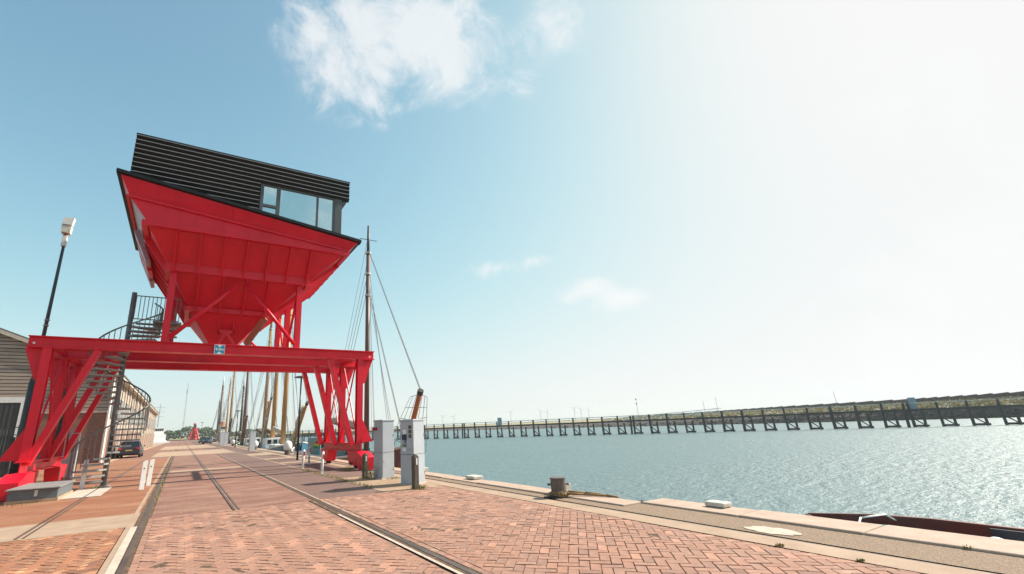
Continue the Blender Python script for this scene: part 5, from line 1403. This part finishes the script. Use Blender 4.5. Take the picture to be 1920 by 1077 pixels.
def motor_ship(label, x, y_, s, rz, mast_h, orange=False):
    t = thing('motor_ship', label, 'ship', (x, y_, WZ), 'white motor ships beyond the road end', local=True, rz=rz)
    sec = []
    vs_, fs = [], []
    for i in range(9):
        u = i / 8; yy = (u - 0.5) * 22 * s; b_ = 3.0 * s * (1 - max(0, (u - 0.6) / 0.4) ** 2 * 0.95); zt = (2.6 + 1.4 * u * u) * s
        vs_ += [(-b_ * .7, yy, -1), (b_ * .7, yy, -1), (b_, yy, zt), (-b_, yy, zt)]
    for i in range(8):
        for k in range(4): fs.append((i * 4 + k, i * 4 + (k + 1) % 4, i * 4 + 4 + (k + 1) % 4, i * 4 + 4 + k))
    fs += [(3, 2, 1, 0), (32, 33, 34, 35)]
    MB().add(vs_, fs).build('hull', WHITE if not orange else BOATDARK, t)
    MB().box(-2.3 * s, 2.3 * s, -6 * s, 4 * s, 2.6 * s, 5.0 * s).build('superstructure', WHITE, t)
    br_ = MB().box(-2.0 * s, 2.0 * s, -2 * s, 3 * s, 5.0 * s + .01, 7.4 * s).build('bridge', WHITE, t)
    for k in range(6):
        MB().box(-1.85 * s + k * 0.62 * s, -1.35 * s + k * 0.62 * s, -2.06 * s, -2.005 * s, 6.2 * s, 7.0 * s).build('bridge_window', CARGLASS, br_)
        MB().box(-1.85 * s + k * 0.62 * s, -1.35 * s + k * 0.62 * s, 3.005 * s, 3.06 * s, 6.2 * s, 7.0 * s).build('bridge_window', CARGLASS, br_)
    if orange: MB().lathe((0, -0.5, 7.4 * s), [(0.9 * s, 0), (0.8 * s, 1.6 * s), (0.7 * s, 1.7 * s)], n=12).build('funnel', mat('orange funnel', (0.5, 0.16, 0.05), rough=0.6), t)
    mm = MB().tube((0, 0, 7.4 * s), (0, 0, mast_h), 0.16 * s, 0.08 * s, n=8)
    for z_ in (0.45, 0.65, 0.85): mm.tube((-1.6 * s, 0, 7.4 * s + (mast_h - 7.4 * s) * z_), (1.6 * s, 0, 7.4 * s + (mast_h - 7.4 * s) * z_), 0.06 * s, n=6)
    mm.build('radar_mast', LATTICE, t)
motor_ship('white motor ship with a lattice radar mast at the left end of the road', -8.2, 205, 1.05, R(8), 16.5)
motor_ship('white and orange tug behind the parked cars at the far end of the quay', 14.5, 215, 1.05, R(175), 13.5, True)

rm = thing('radio_mast', 'very tall thin lattice radio mast fading in the haze beyond the road', 'mast', (0.5, 700, 1))
for sx, sy in ((-1, -1), (1, -1), (0, 1)):
    MB().tube((0.5 + sx * 0.8, 700 + sy * .8, 1), (0.5 + sx * 0.35, 700 + sy * .35, 72), 0.14, 0.09, n=5).build('leg', LATTICE, rm)
lt = MB()
for k in range(34):
    z0, z1 = 1 + k * 2.05, 1 + (k + 1) * 2.05; w0 = 0.8 - 0.45 * k / 34
    s_ = 1 if k % 2 else -1
    lt.tube((0.5 - s_ * w0, 700 - w0, z0), (0.5 + s_ * w0, 700 - w0, z1), 0.08, n=4)
lt.build('lacing', LATTICE, rm)
MB().lathe((0.5, 700, 20), [(1.6, 0), (1.6, 0.5)], n=8).build('antenna_ring', LATTICE, rm)
MB().lathe((0.5, 700, 58), [(0.8, 0), (0.8, 4)], n=8).build('antenna_drum', LATTICE, rm)

def turbine(label, x, y_, hub, rad, ph):
    t = thing('wind_turbine', label, 'wind turbine', (x, y_, 0), 'wind turbines on the horizon', local=True, rz=R(-38))
    MB().tube((0, 0, 0), (0, 0, hub), 1.6, 0.9, n=8).build('tower', TURB, t)
    MB().box(-1.3, 1.3, -2.5, 3.5, hub - 1.2, hub + 1.4).build('nacelle', TURB, t)
    for k in range(3):
        a = ph + k * 2 * math.pi / 3
        MB().prism([(0.9 * math.cos(a + 1.57), -3, hub + 0.9 * math.sin(a + 1.57)), (rad * math.cos(a), -3, hub + rad * math.sin(a)), (0.9 * math.cos(a - 1.57), -3, hub + 0.9 * math.sin(a - 1.57))], (0, 0.6, 0)).build('blade', TURB, t)
for (px_, hub, ph, lb) in (((1007, 1800), 46, 0.3, 'leftmost faint wind turbine above the dike'), ((1050, 1775), 44, 1.0, 'faint wind turbine second from the left above the dike'), ((1268, 1645), 52, 0.6, 'faint wind turbine alone in the middle of the row above the dike'),
                           ((1385, 1580), 50, 0.1, 'faint wind turbine left of the close central pair'), ((1412, 1566), 48, 1.3, 'faint wind turbine right of the close central pair'), ((1520, 1508), 58, 0.8, 'tallest faint wind turbine, third from the right'), ((1548, 1495), 50, 0.2, 'faint wind turbine second from the right'), ((1575, 1478), 50, 1.5, 'rightmost faint wind turbine above the dike')):
    turbine(lb, px_[0], px_[1], hub, 26, ph)

# ---- hazy sea air
hz = MB().box(-2600, 3050, -450, 4100, -8, 90).build('haze', TAR)
hz['kind'] = 'stuff'; hz['label'] = 'thin pale sea haze over the harbour'
hm = bpy.data.materials.new('sea haze'); hm.use_nodes = True
hn, hl = hm.node_tree.nodes, hm.node_tree.links
hn.clear()
ho = hn.new('ShaderNodeOutputMaterial'); pv = hn.new('ShaderNodeVolumePrincipled')
pv.inputs['Color'].default_value = (0.93, 0.97, 1.0, 1); pv.inputs['Density'].default_value = 0.00026; pv.inputs['Anisotropy'].default_value = 0.1
hl.new(pv.outputs[0], ho.inputs['Volume'])
hz.data.materials.clear(); hz.data.materials.append(hm)

for o in scene.objects:
    if 'local' in o: del o['local']
